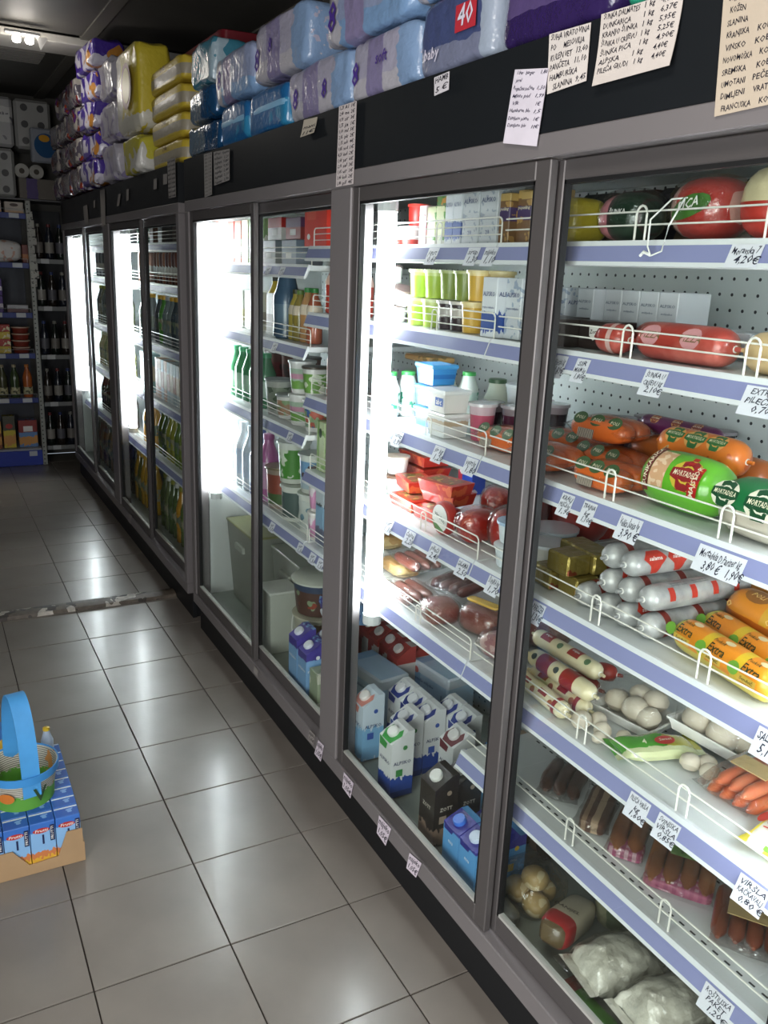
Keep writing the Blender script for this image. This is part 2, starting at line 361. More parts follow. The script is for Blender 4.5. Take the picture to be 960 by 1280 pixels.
def cooler(label, y0, y1, muls, doors, shelves, tubes, flr):
    base = Vector((.35, (y0+y1)/2, 0)); e = thing('display_cooler', label, 'fridge', base); off = -base
    P = lambda nm, bb, m, smooth=35: obj(nm, bb, m, e, off, smooth=smooth)
    P('kickplate', B().box(.03, .05, y0+.02, y1-.01, 0.001, .135), BLK)
    P('plinth', B().box(.05, .70, y0+.03, y1-.03, 0.001, .15), BLK)
    P('bottom_rail', B().box(0, .07, y0, y1, .135, .186, c=.003), ALU)
    P('top_rail', B().box(0, .07, y0, y1, 1.838, 1.8785, c=.002), ALU)
    P('header_panel', B().box(.001, .04, y0, y1, 1.879, 2.035), HEAD)
    P('roof', B().box(.04, .72, y0, y1, 1.90, 2.035), BLK)
    P('back_shell', B().box(.66, .72, y0, y1, .15, 1.90), BLK)
    for a in (y0, y1-.03): P('end_panel', B().box(.07, .66, a, a+.03, .15, 1.90), BLK)
    P('back_panel', B().box(.60, .62, y0+.04, y1-.04, .175, 1.86), PEG)
    for a in (y0+.03, y1-.04): P('side_liner', B().box(.072, .62, a, a+.01, .175, 1.86), LINER)
    P('inner_ceiling', B().box(.072, .62, y0+.04, y1-.04, 1.862, 1.88), LINER)
    P('inner_floor', B().box(.06, .62, y0+.04, y1-.04, .15, flr), M('#8f968f', .4, var=.08))
    for a, c in muls: P('post', B().box(0, .068, a, c, .186, 1.838, c=.003), ALU)
    for (a, c, x, sl, sr) in doors:
        z0, z1 = .188, 1.836; t = .018; g = B()
        g.box(x, x+t, a, a+sr, z0, z1, 0, .002); g.box(x, x+t, c-sl, c, z0, z1, 0, .002)
        g.box(x, x+t, a+sr, c-sl, z0, z0+.045, 0, .002); g.box(x, x+t, a+sr, c-sl, z1-.034, z1, 0, .002)
        g.box(x+.002, x+t-.002, a+sr-.004, a+sr+.006, z0+.045, z1-.034, 1); g.box(x+.002, x+t-.002, c-sl-.006, c-sl+.004, z0+.045, z1-.034, 1)
        g.box(x+.002, x+t-.002, a+sr, c-sl, z0+.044, z0+.052, 2); g.box(x+.002, x+t-.002, a+sr, c-sl, z1-.041, z1-.033, 1)
        d = obj('sliding_door', g, [ALU_D, RUB, M('#c4c4bd', .3, .3)], e, off)
        obj('glass_pane', B().box(x+.007, x+.011, a+sr, c-sl, z0+.045, z1-.034), GLASS, d, smooth=0)
    for s in shelves: shelf(e, off, *s[:3], hoops=s[3], slots=s[4], fence=s[5])
    for y, za, zb in tubes:
        P('led_tube', B().lathe([(.024, za), (.024, zb)], 12, org=(.088, y, 0)), TUBE)
        for q in (za, zb): P('tube_holder', B().lathe([(.027, q-.018), (.027, q+.012)], 10, org=(.088, y, 0)), M('#d0d2d2', .5))
    return e
J0, J1, J2, J3 = .545, 1.544, 2.551, 3.556
FLZ = .178
h1 = (.876, 1.142); h2 = (1.80, 2.06, 2.30)
sh = []
for z in (1.70, 1.50, 1.237, .987, .727, .485): sh.append((J0, J1, z, (.61,)+h1+(1.41,), z < .8, 'hoop'))
for z in (1.70, 1.50, 1.237, .987, .727): sh.append((J1, J2, z, h2, False, 'frame'))
for z in (1.645, 1.39, 1.10, .73): sh.append((J2, J3, z, (), False, 'frame'))
cooler('large black display cooler in front with sausages, dairy and four sliding glass doors', .50, 3.605,
       [(.50, .56), (2.06, 2.182), (3.555, 3.605)],
       [(2.80, 3.556, .006, .035, .03), (2.182, 2.85, .030, .026, .035), (1.272, 2.06, .006, .035, .042), (.56, 1.285, .030, .022, .04)],
       sh, [(.585, .66, 1.80), (2.022, .66, 1.80), (3.515, .66, 1.815)], FLZ)
fs = []
for a, c in ((3.74, 4.78), (4.78, 5.82), (5.82, 6.86)):
    for z in (1.73, 1.53, 1.22, .92, .60): fs.append((a, c, z, (), False, 'frame'))
cooler('farther black display cooler of drinks beyond the floor strip', 3.70, 6.905,
       [(3.70, 3.745), (5.20, 5.36), (6.86, 6.905)],
       [(4.44, 5.20, .006, .03, .025), (3.745, 4.47, .030, .025, .03), (6.08, 6.86, .006, .03, .025), (5.36, 6.11, .030, .025, .03)],
       fs, [(5.16, .66, 1.80), (6.82, .66, 1.80)], FLZ)
# ------------------------------------------------------------------ goods: builders (all local: base at z=0, +X lengthwise, viewer on -Y unless said)
ALONG = -PI/2                                  # rotation that lays a thing along the aisle, its -Y side to the aisle
def soft(L, W, H, e1=.35, e2=.35, n=20, m=10, amp=0, sc_=12, seed=0):      # rounded block (superellipsoid) resting on z=0
    sg = lambda a, p: math.copysign(abs(a)**p, a); prof = B(); v = []; f = []
    for j in range(m+1):
        t = -PI/2+PI*j/m
        if j in (0, m): v.append((0, 0, sg(math.sin(t), e1)*H/2)); continue
        for i in range(n):
            a = 2*PI*i/n; v.append((sg(math.cos(t), e1)*sg(math.cos(a), e2)*L/2, sg(math.cos(t), e1)*sg(math.sin(a), e2)*W/2, sg(math.sin(t), e1)*H/2))
    ring = lambda j: [1+(j-1)*n+i for i in range(n)]
    for i in range(n):
        k = (i+1) % n; f.append((0, ring(1)[k], ring(1)[i])); f.append((ring(m-1)[i], ring(m-1)[k], len(v)-1))
        for j in range(1, m-1): a, c = ring(j), ring(j+1); f.append((a[i], a[k], c[k], c[i]))
    b = B().add(v, f)
    if amp: b.disp(amp, sc_, seed)
    zmin = min(p[2] for p in b.v); b.v = [(x, y, z-zmin) for x, y, z in b.v]; return b
def pillow(L, W, H, n=14, m=10, amp=.003, seed=0, crimp=.012):                # pouch with flat sealed ends along X
    v = []; f = []
    for sgn in (1, -1):
        for j in range(m+1):
            for i in range(n+1):
                u = -1+2*i/n; w_ = -1+2*j/m
                h = (max(0, 1-abs(u)**3.2))**.7*(max(0, 1-abs(w_)**2.6))**.55
                v.append((u*L/2, w_*W/2*(1-.12*(1-abs(u)**4) if abs(w_) > .99 else 1), sgn*H/2*h))
    o = (n+1)*(m+1)
    for j in range(m):
        for i in range(n):
            a = j*(n+1)+i; q = (a, a+1, a+n+2, a+n+1); f.append(q); f.append(tuple(o+k for k in q[::-1]))
    b = B().add(v, f)
    for s in (1, -1): b.add([(s*L/2, -W/2, 0), (s*L/2, W/2, 0), (s*(L/2+crimp), W/2*1.02, .002), (s*(L/2+crimp), -W/2*1.02, -.002)], [(0, 1, 2, 3)])
    b.disp(amp, 22, seed); zmin = min(p[2] for p in b.v); b.v = [(x, y, z-zmin) for x, y, z in b.v]; return b
def sprof(L, r):
    return [(.0035, -L/2-.013), (.0045, -L/2-.004), (.004, -L/2), (.45*r, -L/2+.10*r), (.78*r, -L/2+.32*r), (.95*r, -L/2+.68*r), (r, -L/2+1.15*r),
            (r*1.01, 0), (r, L/2-1.15*r), (.95*r, L/2-.68*r), (.78*r, L/2-.32*r), (.45*r, L/2-.10*r), (.004, L/2), (.0045, L/2+.004), (.0035, L/2+.013)]
def sausage(name, label, L, r, mat, loc, rot=ALONG, cat='sausage', group=None, deco=(), clip='#e8e6e0', tilt=0, n=22, amp=0, ry=0):
    """deco: list of (part name, material, [(shape, s, angle, flip)])"""
    e = thing(name, label, cat, loc, (tilt, ry, rot), group)
    b = B().lathe(sprof(L, r), n, 'x', org=(0, 0, r))
    if amp: b.disp(amp, 30, L*100)
    obj('casing', b, mat, e)
    for s in (1, -1): obj('clip', B().lathe([(.0062, s*(L/2-.002)-.003), (.0062, s*(L/2-.002)+.003)], 8, 'x', org=(0, 0, r)), M(clip, .35), e)
    for nm, mt, items in deco:
        d = B()
        for sh_, s, ang, fl_ in items: on_cyl(d, sh_, r*1.01, s, ang, .0009 if nm == 'lettering' else .0005, flip=fl_, zc=r)
        obj(nm, d, mt, e)
    return e
def band(wd, r, a=2*PI, n=24): return rect2d(wd, r*a, 1, n)
INK = M('#17171c', .6); WHT = M('#e9e7e2', .45); CREAM = M('#e6dcc0', .45); RED = M('#b3261e', .4, coat=.2)
def sleeve(b, r0, r1, h, z0, z1, off=.0005, n=20, mi=0):
    k = lambda z: r0+(r1-r0)*z/h+off
    v = [(k(z)*math.cos(2*PI*i/n), k(z)*math.sin(2*PI*i/n), z) for z in (z0, z1) for i in range(n)]
    b.add(v, [(i, (i+1) % n, n+(i+1) % n, n+i) for i in range(n)], mi)
def cup(name, label, loc, r0, r1, h, body, lid='#d9dadb', band_=None, cat='cup', group=None, n=20, badge=None, rim=.0035, dome=0, rot=0, handle=None):
    e = thing(name, label, cat, loc, (0, 0, rot), group)
    obj('pot', B().lathe([(r0*.96, 0), (r0, .003), (r1, h), (r1*.97, h)], n), body, e)
    lm = lid if isinstance(lid, bpy.types.Material) else M(lid, .35)
    obj('lid', B().lathe([(r1+rim, h-.004), (r1+rim, h+.003), (r1*.9, h+.004+dome*.6), (0, h+.004+dome)], n), lm, e)
    if band_:
        d = B(); sleeve(d, r0, r1, h, band_[0]*h, band_[1]*h, n=n); obj('printed_sleeve', d, band_[2], e)
    if badge:
        d = B(); on_cone(d, badge[0], r0, r1, h, badge[1], badge[2]*h, .0011); obj('printed_badge', d, badge[3], e)
    if handle:
        pts = [(-(r1+.004)*math.cos(a), -(r1+.004)*math.sin(a), h-.02-handle*math.sin((a+.55-PI/2+PI/2)*1)*0) for a in ()]
        a0 = PI*.5; pts = [Vector(((r1+.006)*math.cos(t)*1.0, 0, h-.015)) + Vector((0, -(r1+.012)*math.sin(t), -handle*math.sin(t))) for t in [PI*i/14 for i in range(15)]]
        obj('handle', B().tube(pts, .003, 6), M('#d8d8d4', .4), e, rot=(0, 0, -PI/4))
    return e
def bottle(name, label, loc, r, h, body, cap, capr=None, lab=None, liquid=None, cat='bottle', group=None, neck=.35, shoulder=.62, n=16, rot=0, squash=1):
    e = thing(name, label, cat, loc, (0, 0, rot), group); cr = capr or r*.42; hn = h*.93
    obj('bottle_body', B().lathe([(r*.9, 0), (r, .006), (r*.97, h*.3), (r, h*.5), (r, h*shoulder), (r*.8, h*(shoulder+.1)), (cr*.95, h*.86), (cr*.9, hn), (0, hn)], n, sy=squash), body, e)
    obj('cap', B().lathe([(cr, h*.92), (cr*1.04, h*.925), (cr, h), (cr*.85, h+.001), (0, h+.001)], 12), cap, e)
    if lab:
        d = B(); sleeve(d, r, r, h, lab[0]*h, lab[1]*h, .0007, n=n); 
        if squash != 1: d.v = [(x, y*squash, z) for x, y, z in d.v]
        obj('printed_sleeve', d, lab[2], e)
    return e
def brick(name, label, loc, L, W, H, mat, deco=(), cat='carton', group=None, rot=ALONG, c=.0015, tilt=(0, 0)):
    """box pack; deco: (part name, material, [(shape, face, du, dv)]) with face F(-Y) R(+X) L(-X) T(top)"""
    e = thing(name, label, cat, loc, (tilt[0], tilt[1], rot), group)
    obj('box_body', B().box(-L/2, L/2, -W/2, W/2, 0, H, c=c), mat, e)
    fr = {'F': ((0, -W/2, H/2), (1, 0, 0), (0, 0, 1)), 'R': ((L/2, 0, H/2), (0, 1, 0), (0, 0, 1)), 'L': ((-L/2, 0, H/2), (0, -1, 0), (0, 0, 1)), 'T': ((0, 0, H), (1, 0, 0), (0, 1, 0))}
    for nm, mt, items in deco:
        d = B()
        for s_, face, du, dv in items: on_plane(d, s_, *fr[face], off=.0011 if nm == 'lettering' else .0006, du=du, dv=dv)
        obj(nm, d, mt, e)
    return e
def carton(name, label, loc, wd, h, body, swoosh, cap='#e7e7e4', text='ALPSKO', tcol='#1c2a5e', rot=ALONG, group=None, tilt=(0, 0), badge='#3c5aa8'):
    """one-litre carton with a slanted top: slope falls towards -Y(aisle) side"""
    e = thing(name, label, 'carton', loc, (tilt[0], tilt[1], rot), group); a = wd/2; hs = h*.84
    v = [(-a, -a, 0), (a, -a, 0), (a, a, 0), (-a, a, 0), (-a, -a, hs), (a, -a, hs), (a, a*.45, h), (-a, a*.45, h), (a, a, h), (-a, a, h)]
    obj('carton_body', B().add(v, [(0, 3, 2, 1), (0, 1, 5, 4), (1, 2, 8, 6, 5), (2, 3, 9, 8), (3, 0, 4, 7, 9), (4, 5, 6, 7), (6, 8, 9, 7)]), body, e, smooth=0)
    sl = Vector((0, a*1.45, h-hs)).normalized(); mid = Vector((0, -a*.28, (hs+h)/2)); nrm = Vector((1, 0, 0)).cross(sl)
    if swoosh:
        d = B(); on_plane(d, poly2d([(-a*.95, -a*.2), (-a*.6, -a*.85), (a*.7, -a*.85), (a*.98, a*.2), (a*.55, a*.7), (a*.3, a*.1), (-a*.3, a*.05), (-a*.7, a*.5)]), mid, (1, 0, 0), sl, .0006)
        on_plane(d, poly2d([(-a*.9, 0), (a*.1, 0), (a*.3, hs*.12), (-a*.9, hs*.16)]), (0, -a, hs*.84), (1, 0, 0), (0, 0, 1), .0006)
        obj('swoosh_print', d, M(swoosh, .4), e, smooth=0)
    q = nrm.to_track_quat('Z', 'Y').to_matrix().to_4x4()
    obj('cap', B().lathe([(wd*.25, 0), (wd*.25, .009), (wd*.22, .012), (0, .012)], 16).tf(Matrix.Translation(mid) @ q), M(cap, .35), e)
    if text:
        d = B(); tx = text2d(text, .011, 0, min(wd*.82, len(text)*.0095))
        on_plane(d, tx, (0, -a, hs*.63), (1, 0, 0), (0, 0, 1), .0008); on_plane(d, tx, (a, 0, hs*.63), (0, 1, 0), (0, 0, 1), .0008)
        obj('lettering', d, M(tcol, .5), e, smooth=0)
        d = B(); on_plane(d, rect2d(wd*.3, wd*.3), (a, -a*.25, hs*.45), (0, 1, 0), (0, 0, 1), .0008); on_plane(d, disk2d(wd*.1, wd*.1), (a, a*.2, hs*.9), (0, 1, 0), (0, 0, 1), .0008)
        obj('printed_badge', d, M(badge, .5), e, smooth=0)
    return e
def paper(name, label, cs, lines, x=-.003, col='#d5cdc6', cat='note', ruled=False, curl=.0, group=None, shear=.2, ink='#22202a', hmul=.62, pad=.05):
    """cs: photo pixels of the corners TL TR BR BL on the cooler front; lines: (text, left u, right u) or text"""
    P = [HX(*q, x) for q in cs]; o = (P[2]+P[3])/2; e = thing(name, label, cat, o, group=group)
    at = lambda u, v_: P[3]*(1-u)*(1-v_)+P[2]*u*(1-v_)+P[1]*u*v_+P[0]*(1-u)*v_ - o + Vector((-curl*(1-v_)**2-.0005, 0, 0))
    n, m = 3, 8; b = B()
    v = [at(i/n, j/m) for j in range(m+1) for i in range(n+1)]; f = [(j*(n+1)+i, j*(n+1)+i+1, (j+1)*(n+1)+i+1, (j+1)*(n+1)+i) for j in range(m) for i in range(n)]
    b.add(v, f); b.add([p+Vector((.0006, 0, 0)) for p in v], [q[::-1] for q in f])
    obj('paper_sheet', b, M(col, .55, var=.05, vscale=20), e)
    Wd = (P[2]-P[3]).length; Ht = (P[0]-P[3]).length
    if lines:
        d = B(); k = len(lines); 
        for i, ln in enumerate(lines):
            for t in (ln if isinstance(ln, list) else [ln]):
                s, u0, u1 = t if isinstance(t, tuple) else (t, pad, 1-pad)
                if not s: continue
                hh = hmul*Ht/k; tv, tf_ = text2d(s, 1, shear, 1., 1.)
                vc = 1-(i+.5)/k
                pts = []
                for a, c in tv:
                    u = u0+(a+.5)*(u1-u0); vv = vc + c*hh/Ht/1.0; q = at(u, vv); q.x -= .0006; pts.append(q)
                d.add(pts, tf_)
        obj('handwriting', d, M(ink, .6), e, smooth=0)
    return e
_RV = Vector((.0165, 0, .040)).normalized()
def ptag(label, px, py, z, lines, wd=.052, ht=.040, drop=0., skew=0., x=.086):
    y = HX(px, py, x).y; o = Vector((.0885, y, z-.0235)) + _RV*(-drop); e = thing('price_tag', label, 'price tag', o, (0, 0, 0))
    u = Vector((0, -1, skew)).normalized(); nrm = Vector((0, -1, 0)).cross(_RV)
    b = B(); on_plane(b, rect2d(wd, ht), nrm*.0022, u, _RV, 0); on_plane(b, (rect2d(wd, ht)[0], [(0, 2, 3, 1)]), nrm*.0016, u, _RV, 0)
    obj('paper_slip', b, M('#d9dae3', .5), e, smooth=0)
    d = B(); k = len(lines)
    for i, ln in enumerate(lines):
        big = ln[:1].isdigit(); tx = text2d(ln, ht*.62/k*(1.15 if big else 1), .25, min(wd*.86, len(ln)*ht*.36/k*1.5), 1.)
        on_plane(d, tx, nrm*.0027, u, _RV, 0, du=wd*.12 if big else 0, dv=ht*(.5-(i+.5)/k)*.86)
    obj('handwriting', d, M('#1b1d33', .6), e, smooth=0)
    return e
def wrapbox(L, W, H, seed=0, amp=.003): return soft(L, W, H, .3, .3, 18, 8, amp, 25, seed)
def ends(pl, pr, z):                            # two photo pixels on a level z -> centre, length, heading
    a = HZ(*pl, z); c = HZ(*pr, z); d = c-a; return (a+c)/2, d.length, math.atan2(d.y, d.x)
def ysp(pl, pr, py, x): a = HX(pl, py, x); c = HX(pr, py, x); return (a.y+c.y)/2, a.y-c.y
S1, S2, S3, S4, S5, S6 = 1.701, 1.501, 1.238, .988, .728, .486
# ---------------- near door: top shelf
def saus_x(name, label, pl, pr, x, deck, r, mat, lift=0, **k):
    a = HX(*pl, x).y; c = HX(*pr, x).y; return sausage(name, label, a-c, r, mat, (x, (a+c)/2, deck+lift+.0005), ALONG, **k)
def saus_px(name, label, pl, pr, deck, r, mat, lift=0, **k):
    c, L, a = ends(pl, pr, deck+r+lift); return sausage(name, label, L, r, mat, (c.x, c.y, deck+lift+.0005), a, **k)
def ham(name, label, px, py, deck, L, W, H, parts, rot=ALONG, cat='ham', e=.75):
    xc = .124+W/2; c = HX(px, py, xc); t = thing(name, label, cat, (xc, c.y, deck+.0015), (0, 0, rot))
    for nm, bb, m in parts: obj(nm, bb, m, t)
    return t
t = ham('yellow_ham', 'yellow wrapped loaf at the left end of the near top shelf', 727, 276, S1, .075, .10, .085,
        [('loaf', soft(.075, .10, .085, .6, .6, amp=.003, seed=1), M('#c9b63a', .35, coat=.5, bump=.3, bscale=60))])
obj('printed_label', soft(.062, .104, .03, .5, .5).tf(Matrix.Translation((0, 0, .03))), M('#b9a01e', .4), t)
t = ham('green_label_ham', 'round ham in clear film with dark green label and pink oval', 790, 272, S1, .125, .10, .088,
        [('ham_body', soft(.125, .10, .088, .8, .8, amp=.002, seed=2), M('#3c2a2a', .3, coat=.6, layers=(('x', .12, .40, '#c87a83'), ('x', .46, .9, '#16301f'), ('x', .93, 1, '#24362b')))),
         ('clear_film', soft(.133, .108, .094, .8, .8, amp=.003, seed=3), WRAP)])
d = B(); on_plane(d, text2d('ŠUNKA', .009, .1), (.02, -.056, .05), (1, 0, 0), (0, 0, 1)); obj('lettering', d, WHT, t, smooth=0)
t = ham('red_ham', 'large red ham in film with green label and white string loop', 890, 262, S1, .135, .12, .105,
        [('ham_body', soft(.135, .12, .104, .85, .85, amp=.002, seed=4), M('#b2372f', .3, coat=.7, layers=(('x', 0, .30, '#c99a90'), ('x', .33, .62, '#b2372f'), ('x', .95, 1, '#c99a90')), bump=.25, bscale=50)),
         ('clear_film', soft(.143, .128, .111, .85, .85, amp=.004, seed=5), WRAP)])
d = B(); lb = disk2d(.04, .018, 14)
d.add([(x+.005, -.0655+abs(x)*.25, .052+z+x*.25) for x, z in lb[0]], lb[1]); obj('printed_label', d, M('#3d6b26', .4), t)
d = B(); on_plane(d, text2d('PICA', .015, .2), (.008, -.0668, .055), (1, 0, .25), (0, 0, 1)); obj('lettering', d, WHT, t, smooth=0)
b = B().tube([(-.036, -.066, .066), (-.05, -.078, .064), (-.056, -.108, .03), (-.054, -.110, -.012), (-.044, -.110, -.027), (-.022, -.110, -.020), (-.014, -.108, .02), (-.02, -.080, .064), (-.026, -.068, .066)], .0016, 6)
b.tube([(-.046, -.110, -.026), (-.060, -.111, -.021), (-.068, -.110, -.027)], .0028, 6); b.v = [(x+.028, y+(.006 if z > .06 else 0), z) for x, y, z in b.v]; obj('string_loop', b, M('#efefec', .7), t, smooth=80)
t = ham('cream_ham', 'ham with cream net top and red base at the frame edge', 972, 268, S1, .10, .11, .11,
        [('ham_body', soft(.10, .11, .11, .8, .8), M('#b0362c', .35, coat=.5, layers=(('z', .5, 1, '#bfb38f'),), bump=.3))])
for i, (px, py, hx, lbl) in enumerate(((815, 222, '#4a2620', 'dark red wrapped block at the back of the near top shelf, left'), (868, 215, '#2a2530', 'dark wrapped block at the back of the near top shelf, middle'), (912, 222, '#a5963c', 'yellow green packet behind the large red ham'), (760, 226, '#2d3430', 'dark grey wrapped block at the back behind yellow loaf'))):
    c = HX(px, py, .40); brick('wrapped_block', lbl, (.42, c.y, S1+.0005), .12, .10, .12, M(hx, .35, coat=.5, bump=.3, layers=(('n', 14, .6, '#6b5a4a'),)), cat='packet', c=.012)
# ---------------- near door: second shelf
BROWN = M('#2e2320', .4, coat=.3)
for i in range(3):
    y = HX(742, 420, .16).y + i*.097
    e = brick('brown_carton', 'small dark brown carton behind second rail, %s' % ['next to the red sausage', 'second from the red sausage', 'third from the red sausage'][i], (.176, y, S2+.0005), .088, .07, .055, BROWN,
              [('printed_badge', WHT, [(poly2d([(-.014, .012), (-.012, -.008), (0, -.017), (.012, -.008), (.014, .012)]), 'F', .0, .006)]), ('lettering', M('#2e2320', .5), [(text2d('Zott', .008), 'F', 0, .006)])], group='dark brown cartons on the second shelf')
wc = M('#c5c8cc', .4, layers=(('z', .05, .35, '#9ea8b8', .15, 9),))
for i in range(6):
    e = brick('white_carton', 'white carton lying behind the brown cartons, %s' % nth(i, 6), (.345, 1.50-i*.052, S2+.0005), .05, .09, .115, wc, [('lettering', M('#5a6274', .5), [(text2d('ALPSKO', .006, 0, .04), 'F', 0, .03), (text2d('mlijeko', .004, 0, .03), 'F', 0, .015)])], group='white cartons at the back of the second shelf')
e = brick('white_carton', 'long white carton lying flat beyond the red sausages', (.36, 1.13, S2+.0005), .16, .09, .05, wc, [('lettering', M('#5a6274', .5), [(text2d('ALPSKO', .012, 0, .09), 'F', 0, 0)])])
RS = M('#a23a30', .33, coat=.6, layers=(('k', 18, .45, .75, '#c46a5e'),), bump=.12)
def badge_row(n, sp, ang, rx, ry, s0=0): return [(disk2d(rx, ry, 14, 2), s0+(i-(n-1)/2)*sp, ang, 1) for i in range(n)]
TAN = M('#b98a78', .45); DKR = M('#571a1a', .4)
saus_x('red_sausage', 'long red sausage with pink labels at the front of the second shelf', (792, 430), (905, 445), .158, S2, .033, RS, deco=[('printed_badge', M('#c98f93', .4), badge_row(2, .09, 1.2, .022, .02, -.01)), ('lettering', M('#6b5a33', .5), [(text2d('PIZZA', .012, .1), -.055, 1.25, 1), (text2d('PIZZA', .012, .1), .035, 1.25, 1)])])
saus_x('red_sausage', 'shorter red sausage with loose string tie left of the long one', (752, 420), (789, 428), .155, S2, .028, RS, deco=[('printed_band', M('#c9a6a0', .4), [(band(.012, .028), .01, 0, 1)])])
saus_x('red_sausage', 'red sausage lying behind the long red sausage', (775, 415), (885, 425), .23, S2, .030, RS)
saus_x('cream_sausage', 'cream sausage with green dots at right end of the second shelf', (910, 450), (1010, 470), .158, S2, .033, M('#cdb183', .4, coat=.4, layers=(('n', 30, .62, '#d9a48c'), ('n', 24, .68, '#6f8f4a'))))
saus_x('yellow_sausage', 'small yellow sausage raised behind the cream sausage', (942, 412), (1015, 424), .23, S2, .026, M('#c9b440', .4, coat=.5, layers=(('n', 26, .6, '#a9442f'),)), lift=.0)
# ---------------- near door: third shelf
ORG = M('#d7672a', .32, coat=.5, bump=.2, bscale=40)
def orange_pack(label, x, y, lift=0, seed=0, L=.165, rz=0, group='orange sausage packs on the third shelf'):
    e = thing('sausage_pack', label, 'sausages', (x, y, S3+.0008+lift), (0, 0, ALONG+rz), group)
    for k_ in (-1, 1): obj('sausage_link', soft(L*.96, .052, .05, .75, .45, 24, 10, .0015, 20, seed+k_).tf(Matrix.Translation((0, k_*.025, .001))), ORG, e)
    obj('clear_film', pillow(L+.01, .112, .056, 14, 10, .002, seed, .012).rest(), POUCH, e)
    d = B(); g = B()
    for i in (-1, 0, 1):
        on_plane(d, disk2d(.019, .015, 14), (i*L*.29, -.040, .0455), (1, 0, 0), (0, .62, .78), .004); on_plane(g, text2d('POLI', .008, .1), (i*L*.29, -.040, .0455), (1, 0, 0), (0, .62, .78), .005)
    obj('printed_badge', d, M('#3e5a35', .4), e); obj('lettering', g, CREAM, e, smooth=0)
    d = B(); on_plane(d, rect2d(.045, .02), (-L*.12, -.053, .018), (1, 0, 0), (0, .15, 1), .003); obj('barcode_label', d, M('#c2b3a4', .5, layers=(('w', 0, .004, .5, '#3a332e'),)), e)
    return e
orange_pack('orange sausage pack at the front left of the green loaf', .186, 1.262, 0, 1, L=.14)
orange_pack('orange sausage pack at the front beside the door stile', .184, 1.45, 0, 2, L=.15)
orange_pack('orange sausage pack in the second row left of green loaf', .30, 1.315, 0, 3, rz=-.05)
orange_pack('orange sausage pack stacked on the second row', .305, 1.365, .058, 4, rz=.1)
orange_pack('orange sausage pack in the second row behind the stile', .305, 1.495, 0, 6, rz=.04)
orange_pack('orange sausage pack behind the third rail next to pink jar', .182, 1.62, 0, 5)
def crest(b, g, s, ang, k=1., word='MORTADELA', r=.05):
    sh_ = star2d([(x*k, y*k) for x, y in ((-.024, -.006), (-.012, -.01), (-.01, -.022), (.01, -.022), (.012, -.01), (.024, -.006), (.024, .006), (.012, .008), (.013, .018), (0, .025), (-.013, .018), (-.012, .008), (-.024, .006))])
    b.append((sh_, s, ang, 1)); g.append((text2d(word, .0075*k, .1, .04*k), s, ang, 1))
def mort(name, label, pl, pr, x, r, mat, crestm, crests, word, lift=0, extra=(), halo='#c8b13c', amp=0):
    bb, gg, hh = [], [], []
    for s, a, k in crests:
        crest(bb, gg, s, a, k, word, r); hh.append((disk2d(.024*k, .023*k, 14, 2), s, a, 1))
    return saus_x(name, label, pl, pr, x, S3, r, mat, lift, cat='mortadella', deco=[('printed_halo', M(halo, .4), hh)]+list(extra)+[('printed_badge', crestm, bb), ('lettering', CREAM, gg)])
GRN = M('#63b02c', .28, coat=.6, bump=.06)
cx = M('#8e2326', .4)
e = mort('green_mortadella', 'big bright green mortadella loaf with red and cream crest', (796, 600), (893, 632), .172, .052, GRN, cx, [(.032, 1.05, 1.35)], 'MORTADELA',
         extra=[('printed_picture', M('#cda07a', .4, layers=(('n', 60, .55, '#e2c3a4'),)), [(rect2d(.034, .075, 2, 8), -.028, 1.0, 1)]), ('printed_band', M('#6a2b27', .4), [(rect2d(.012, .10, 1, 10), -.052, 1.0, 1)])])
d = B(); on_cyl(d, rect2d(.02, .055, 1, 6), .0525, .055, 1.2, .0006, zc=.052); on_cyl(d, rect2d(.012, .02), .0525, .03, .5, .0012, zc=.052); obj('printed_ribbon', d, M('#b3211f', .4), e)
d = B(); on_cyl(d, ([(-q, p) for p, q in text2d('MAJSTOR', .010, .1, .055)[0]], text2d('MAJSTOR', .010, .1, .055)[1]), .0525, .055, 1.2, .0016, zc=.052); on_cyl(d, ([(-q, p) for p, q in text2d('ŠUNKARICA', .008, 0, .08)[0]], text2d('ŠUNKARICA', .008, 0, .08)[1]), .0525, -.052, 1.0, .0016, zc=.052); obj('slogan_lettering', d, CREAM, e, smooth=0)
obj('string_tie', B().tube([(-.06, .0, .09), (-.075, .02, .105), (-.09, .0, .085), (-.085, -.02, .07), (-.066, -.01, .085)], .0013, 5), M('#caa77a', .7), e)
mort('dark_green_mortadella', 'dark green and white mortadella loaf right of bright green loaf', (897, 645), (1010, 675), .17, .050, M('#b9b0a2', .3, coat=.5, layers=(('z', .52, 1, '#1d6b3c'), ('x', 0, .08, '#c9c4b8'))), M('#17452a', .4), [(-.055, 1.1, 1.05), (.015, 1.15, 1.25)], 'MORTADELA', halo='#d8d2c0')
mort('orange_mortadella', 'orange mortadella with green crests behind green loaf', (820, 556), (926, 582), .285, .036, M('#e0792a', .3, coat=.5, layers=(('n', 20, .62, '#c75a20'),)), M('#2f6a36', .4), [(-.05, .75, .9), (.0, .75, 1.0), (.05, .7, .9)], 'MORTADELA', lift=.042, halo='#e3a35c')
mort('purple_mortadella', 'slim purple sausage on top at the back of third shelf', (806, 530), (906, 545), .41, .020, M('#5b1d4c', .28, coat=.6), M('#7d3a30', .4), [(-.06, .7, .55), (.0, .7, .55), (.055, .7, .55)], 'EXTRA', lift=.077, halo='#b98a54')
mort('purple_mortadella', 'dark purple sausage end peeking left of the orange mortadella', (815, 562), (880, 578), .268, .021, M('#4a1a40', .28, coat=.6), M('#7d3a30', .4), [(0, .8, .5)], 'EXTRA', halo='#b98a54')
